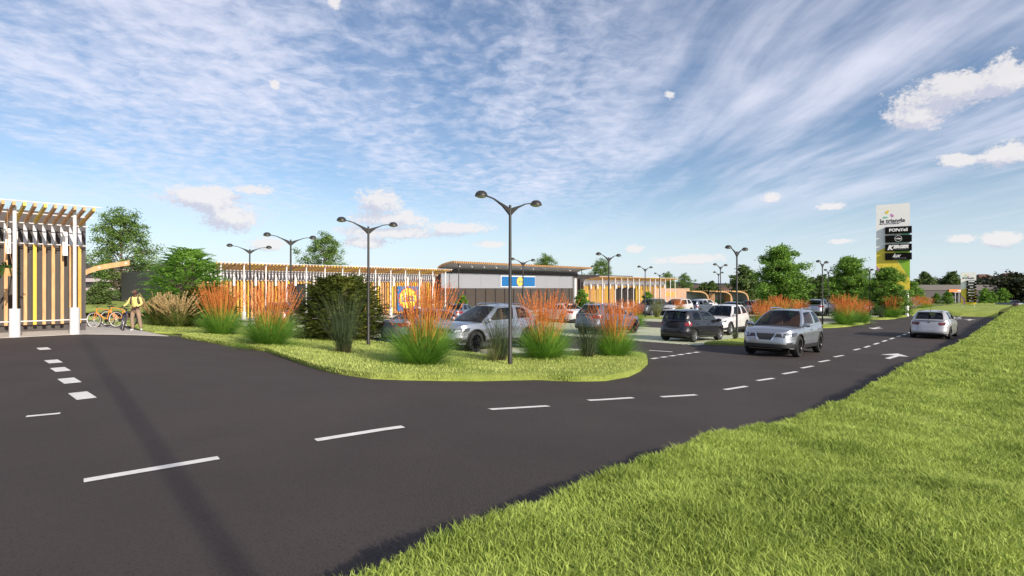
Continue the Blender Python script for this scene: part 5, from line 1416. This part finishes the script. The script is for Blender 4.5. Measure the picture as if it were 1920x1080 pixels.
place_car('sed', ('sedan', P_sil2, M_seatk, M_rims), 745, 643, 0, 'low silver car with its tail to the island behind the biggest orange grass', wheel=(1, 1))
place_car('sedw', ('sedan', P_wht, M_seatk, M_rims), 1052, 603, 75, 'white saloon seen side on behind the silver off-roader', wheel=None)
place_car('sedn', ('sedan', P_nav, M_seatk, M_rims), 862, 606, 30, 'slate blue saloon behind the windscreen of the silver off-roader', wheel=None)
place_car('crossd', ('cross', P_dgr, M_seatk, M_rims), 1222, 592, 178, 'dark grey off-roader with its nose towards the olive reeds', wheel=(0, 1))
place_car('suvw', ('cross', P_wht, M_seatk, M_rimk), 1296, 590, 178, 'white estate car with a black grille behind the black hatchback', wheel=(1, 1))
place_car('hatchd', ('hatch', P_nav, M_seatk, M_rims), 1313, 589, -6, 'dark small hatchback with a red tail lamp behind the black one', wheel=(1, -1))
place_car('superw', ('super', P_wht, M_seatk, M_rims), 1322, 582, -10, 'white hatchback farthest back, in front of the first trolley shelter', wheel=None)
place_car('sedn', ('sedan', P_nav, M_seatk, M_rims), 1372, 594, 178, 'slate blue saloon left of the pale crossover windscreen', wheel=None)
place_car('super', ('super', P_lgt, M_seatk, M_rimk), 1548, 593, -4, 'silver hatchback seen from behind, right beside a lamp post', wheel=(1, -1))
place_car('superw', ('super', P_wht, M_seatk, M_rims), 1645, 591, 176, 'pale car between the two groups of orange grasses', wheel=None)
place_car('sedw', ('sedan', P_wht, M_seatk, M_rims), 1408, 588, 178, 'white saloon roof showing behind the pale crossover', wheel=None)
place_car('sedr', ('sedan', P_red, M_seatk, M_rims), 525, 612, 60, 'dark reddish car between the left orange grass and the dark conifer', wheel=None)
place_car('sedk', ('sedan', P_dgr, M_seatk, M_rimk), 1893, 572.5, 40, 'dark car roof beyond the embankment at the right edge', wheel=None, dz=-.55)

# ------------------------------------------------------------ bicycles and the cyclist
M_bor = mat('orange_frame', (.78, .30, .06), .35, coat=.5, var=.04); M_bnv = mat('navy_frame', (.02, .03, .09), .35, coat=.5); M_rub = mat('bike_tyre', (.05, .035, .03), .8); M_whr = mat('white_rim', (.72, .72, .74), .4)
def make_bike(frame_m, rim_m, fat=.028):
    o = empty('bicycle'); r = .35; xf, xr = .53, -.50
    def wheel(x):
        mb = MB(); pts = [(x + r * math.cos(a), 0, r + r * math.sin(a)) for a in [2 * math.pi * k / 36 for k in range(37)]]
        mb.tube(pts, fat, 8, cap=False); w = mb.build('wheel', M_rub, o, smooth=True)
        mb = MB(); pts = [(x + (r - fat - .005) * math.cos(a), 0, r + (r - fat - .005) * math.sin(a)) for a in [2 * math.pi * k / 36 for k in range(37)]]
        mb.tube(pts, .018, 6, cap=False)
        for k in range(18):
            a = 2 * math.pi * k / 18; mb.tube([(x, .025 * (-1) ** k, r), (x + (r - .03) * math.cos(a), 0, r + (r - .03) * math.sin(a))], .0025, 3)
        mb.lathe([(0, -.05), (.025, -.05), (.02, 0), (.025, .05), (0, .05)], 10, c=(x, 0, r), axis='y'); mb.build('rim', rim_m, w, smooth=True)
    wheel(xf); wheel(xr)
    bb = (-.08, 0, .30); st_ = (-.20, 0, .78); hd = (.36, 0, .86); hb = (.40, 0, .70)
    mb = MB(); mb.tube([bb, st_], .022, 8); mb.tube([st_, hd], .020, 8); mb.tube([bb, hb], .032, 8); mb.tube([hd, hb], .026, 8)
    for y in (-.06, .06): mb.tube([bb, (xr, y, r)], .013, 6); mb.tube([st_, (xr, y, r)], .012, 6)
    mb.build('frame', frame_m, o, smooth=True)
    mb = MB()
    for y in (-.06, .06): mb.tube([(.41, y, .66), (.45, y, .55), (xf, y, r)], .015, 6)
    mb.tube([(.41, -.07, .66), (.41, .07, .66)], .02, 6); mb.build('fork', frame_m, o, smooth=True)
    mb = MB(); mb.tube([st_, (-.235, 0, .93)], .013, 6); mb.add([(-.40, -.07, .95), (-.40, .07, .95), (-.25, .06, .955), (-.08, .015, .945), (-.08, -.015, .945), (-.25, -.06, .955), (-.40, -.06, .91), (-.40, .06, .91), (-.1, 0, .92)], [(0, 1, 2, 5), (5, 2, 3, 4), (0, 5, 4, 8, 6), (1, 7, 8, 3, 2), (0, 6, 7, 1), (6, 8, 7)]); mb.build('saddle', M_trim, o)
    mb = MB(); mb.tube([hd, (.345, 0, .96)], .014, 6); mb.tube([(.34, -.30, .97), (.37, -.16, .985), (.37, 0, .97), (.37, .16, .985), (.34, .30, .97)], .013, 6); mb.build('handlebar', M_trim, o, smooth=True)
    mb = MB(); mb.lathe([(.0, .05), (.085, .05), (.085, .056), (0, .056)], 20, c=bb, axis='y')
    for sg in (1, -1): mb.tube([(bb[0], sg * .06, bb[2]), (bb[0] + sg * .11, sg * .08, bb[2] - sg * .12)], .011, 5); mb.box((bb[0] + sg * .11, sg * .13, bb[2] - sg * .12), (.08, .09, .02))
    mb.build('crankset', M_trim, o)
    return o
b0 = make_bike(M_bor, M_whr)
base = PX(199, 615); rzb = math.radians(178)
b0.location = (base.x - .10, base.y + .1, base.z + .02); b0.rotation_euler = (0, R(2), rzb); tag(b0, 'orange bicycle with white rims parked nearest to the pavement edge', 'bicycle', 'orange bicycles at the shelter')
b1 = copy_tree(b0); b1.location = (base.x + .02, base.y + .75, base.z + .02); b1.rotation_euler = (0, R(-3), rzb + .03); tag(b1, 'orange bicycle with white rims standing behind the other orange one', 'bicycle', 'orange bicycles at the shelter')
pb = PX(238, 620)
b2 = make_bike(M_bnv, M_whr, .034); b2.location = (pb.x - .06, pb.y + .42, pb.z + .02); b2.rotation_euler = (0, 0, R(-52)); tag(b2, 'dark navy bicycle held upright by the standing cyclist', 'bicycle')
# person
def skin_obj(name, V, E, RAD, mats, parent, sub=2, rootv=0):
    me = bpy.data.meshes.new(name); me.from_pydata([Vector(v) for v in V], E, []); o = bpy.data.objects.new(name, me); COL.objects.link(o)
    me.materials.append(mats)
    o.modifiers.new('Skin', 'SKIN'); sk = me.skin_vertices[0].data
    for i, rr_ in enumerate(RAD):
        sk[i].radius = (rr_, rr_) if not isinstance(rr_, tuple) else rr_; sk[i].use_root = (i == rootv)
    m = o.modifiers.new('Sub', 'SUBSURF'); m.levels = sub; m.render_levels = sub
    bpy.context.view_layer.update()
    me2 = bpy.data.meshes.new_from_object(o.evaluated_get(bpy.context.evaluated_depsgraph_get())); bpy.data.objects.remove(o)
    me2.polygons.foreach_set('use_smooth', [True] * len(me2.polygons)); me2.materials.clear(); me2.materials.append(mats); me2.name = name
    q = bpy.data.objects.new(name, me2); COL.objects.link(q); q.parent = parent; CH.setdefault(parent.name, []).append(q); return q
pp = PX(254, 620.5)
TH = R(14); bar = Matrix.Rotation(TH, 3, 'Z') @ Vector((-.2, -.30, 0)); fr_ = Matrix.Rotation(R(-52), 3, 'Z') @ Vector((.35, 0, 0))
b2.location = (pp.x + bar.x - fr_.x - .79 * .18, pp.y + bar.y - fr_.y - .62 * .18, pp.z + .02); b2.rotation_euler = (R(-11), 0, R(-52))
PS = empty('person', (pp.x, pp.y, pp.z + .015), TH, 'standing man in a yellow top and brown trousers with backpack straps holding a bicycle', 'person')
M_skin = mat('dark_skin', (.10, .045, .030), .55, var=.05); M_top = mat('yellow_top', (.66, .55, .20), .85, var=.08, scale=8, bump=.3, bscale=20); M_trs = mat('brown_trousers', (.30, .21, .15), .9, var=.1, scale=8, bump=.3, bscale=20)
M_strap = mat('dark_strap', (.05, .035, .035), .8); M_shoe = mat('pale_shoe', (.60, .58, .58), .7)
# faces -y (towards the viewer), head turned to the viewer's left
Lh_ = (-.36, -.20, 1.01); Rh = (.10, -.24, 1.00)
bodyV = [(0, 0, .95), (0, 0, 1.12), (0, -.01, 1.30), (0, .0, 1.43), (0, -.005, 1.50), (-.01, -.015, 1.57),
         (-.18, 0, 1.40), (-.29, -.05, 1.18), (-.42, -.19, 1.04), (.18, 0, 1.40), (.25, -.04, 1.16), (.10, -.21, 1.03),
         (-.09, 0, .88), (-.12, -.02, .50), (-.10, .02, .10), (.09, 0, .88), (.15, .0, .50), (.20, .05, .10)]
bodyE = [(0, 1), (1, 2), (2, 3), (3, 4), (4, 5), (3, 6), (6, 7), (7, 8), (3, 9), (9, 10), (10, 11), (0, 12), (12, 13), (13, 14), (0, 15), (15, 16), (16, 17)]
bodyR = [(.11, .085), (.11, .085), (.14, .10), (.105, .085), .050, .052, .056, .040, .028, .056, .040, .028, .085, .055, .040, .085, .055, .040]
skin_obj('body', bodyV, bodyE, bodyR, M_skin, PS)
tV = [(0, 0, .98), (0, 0, 1.12), (0, -.01, 1.30), (0, 0, 1.435), (-.18, 0, 1.41), (-.295, -.05, 1.18), (-.405, -.17, 1.05), (.18, 0, 1.41), (.255, -.04, 1.16), (.125, -.19, 1.045)]
skin_obj('sweater', tV, [(0, 1), (1, 2), (2, 3), (3, 4), (4, 5), (5, 6), (3, 7), (7, 8), (8, 9)], [(.148, .11), (.140, .108), (.165, .118), (.115, .095), .068, .050, .038, .068, .050, .038], M_top, PS)
tr = [(0, 0, 1.0), (-.095, 0, .86), (-.125, -.02, .50), (-.105, .02, .09), (.095, 0, .86), (.155, 0, .50), (.20, .05, .09)]
skin_obj('trousers', tr, [(0, 1), (1, 2), (2, 3), (0, 4), (4, 5), (5, 6)], [(.155, .115), .10, .078, .068, .10, .078, .068], M_trs, PS)
for (x, y, yw_) in ((-.105, -.03, -.1), (.21, .0, .25)):
    skin_obj('shoe', [(x, y + .07, .05), (x, y, .05), (x + yw_ * .3, y - .13, .04)], [(0, 1), (1, 2)], [.045, .05, .036], M_shoe, PS)
# head with nose, ears and brow
bm = bmesh.new(); bmesh.ops.create_icosphere(bm, subdivisions=4, radius=1)
for v in bm.verts:
    x, y, z = v.co
    f = 1 - .20 * max(0, -z) ** 1.5; X = x * .074 * f; Y = y * .094 * (1 - .08 * max(0, -z)); Z = z * .118
    if y < -.3:
        Y -= .022 * math.exp(-((x / .16) ** 2)) * math.exp(-((z + .12) / .22) ** 2)       # nose
        Y += .012 * (math.exp(-(((x - .38) / .2) ** 2 + ((z - .10) / .13) ** 2)) + math.exp(-(((x + .38) / .2) ** 2 + ((z - .10) / .13) ** 2)))
        Y -= .009 * math.exp(-((x / .30) ** 2)) * math.exp(-((z + .50) / .10) ** 2)        # lips
        Y -= .010 * math.exp(-((x / .3) ** 2)) * math.exp(-((z + .86) / .15) ** 2)
    if abs(x) > .85 and abs(z + .02) < .3 and abs(y - .05) < .25: X *= 1.16
    v.co = (X, Y, Z)
bmesh.ops.rotate(bm, verts=bm.verts, cent=(0, 0, 0), matrix=Matrix.Rotation(R(-52), 3, 'Z')); bmesh.ops.translate(bm, verts=bm.verts, vec=(-.015, -.03, 1.665))
me = bpy.data.meshes.new('head'); bm.to_mesh(me); bm.free(); me.materials.append(M_skin); me.polygons.foreach_set('use_smooth', [True] * len(me.polygons))
hd_ = bpy.data.objects.new('head', me); COL.objects.link(hd_); hd_.parent = PS
Rz = Matrix.Rotation(R(-52), 3, 'Z')
for sg in (-1, 1):
    mb = MB(); c = Rz @ Vector((sg * .030, -.088, .012)) + Vector((-.015, -.03, 1.665)); mb.lathe([(0, -.011), (.009, -.006), (.011, 0), (.009, .006), (0, .011)], 10, c=c); mb.build('eye', M_sw, hd_, smooth=True)
# hands: palm and five fingers closed on the bars
for (w, fwd) in (((-.41, -.18, 1.035), Vector((-.35, -.9, -.12))), ((.11, -.20, 1.03), Vector((-.6, -.75, -.1)))):
    w = Vector(w); f = fwd.normalized(); sd = f.cross(Vector((0, 0, 1))).normalized(); up = sd.cross(f)
    V = [w, w + f * .05, w + f * .085]; E_ = [(0, 1), (1, 2)]; Rr = [.024, (.036, .018), (.036, .016)]
    skin_obj('hand', V, E_, Rr, M_skin, PS)
    for k, ln in enumerate((.072, .08, .075, .06)):
        b = w + f * .085 + sd * (-.030 + .020 * k); skin_obj('finger', [b, b + f * ln * .45 + up * .002, b + f * ln * .75 - up * .02, b + f * ln * .62 - up * .045], [(0, 1), (1, 2), (2, 3)], [.0095, .009, .0085, .0075], M_skin, PS, sub=1)
    b = w + f * .03 - sd * .03; skin_obj('thumb', [b, b - sd * .022 + f * .028 - up * .01, b - sd * .018 + f * .055 - up * .03], [(0, 1), (1, 2)], [.012, .0105, .009], M_skin, PS, sub=1)
for sg in (-1, 1):
    mb = MB(); pts = [(sg * .105, .10, 1.38), (sg * .115, .03, 1.505), (sg * .125, -.07, 1.475), (sg * .135, -.135, 1.36), (sg * .15, -.125, 1.22), (sg * .165, -.03, 1.14)]
    rows = [[Vector(p) - Vector((.026, 0, 0)), Vector(p) + Vector((.026, 0, 0)), Vector(p) + Vector((.026, .012, -.004)), Vector(p) + Vector((-.026, .012, -.004))] for p in pts]
    mb.grid(rows, closed=True); mb.build('backpack_strap', M_strap, PS)
mb = MB(); mb.tube([(0, .17, 1.02), (0, .20, 1.12), (0, .2, 1.32), (0, .16, 1.46)], [.10, .14, .14, .09], 12); mb.build('backpack', M_strap, PS, smooth=True)
# unseen mast added behind the viewer to throw a long soft road shadow
mast = empty('shadow_mast', (10.6, -11.4, 1.0), 0, 'tall unseen mast added behind the viewpoint to cast a long soft shadow across the road', 'mast')
mb = MB(); mb.lathe([(0, 0), (.05, 0), (.035, 22), (0, 22)], 10); mb.build('pole', M_post, mast, smooth=True)
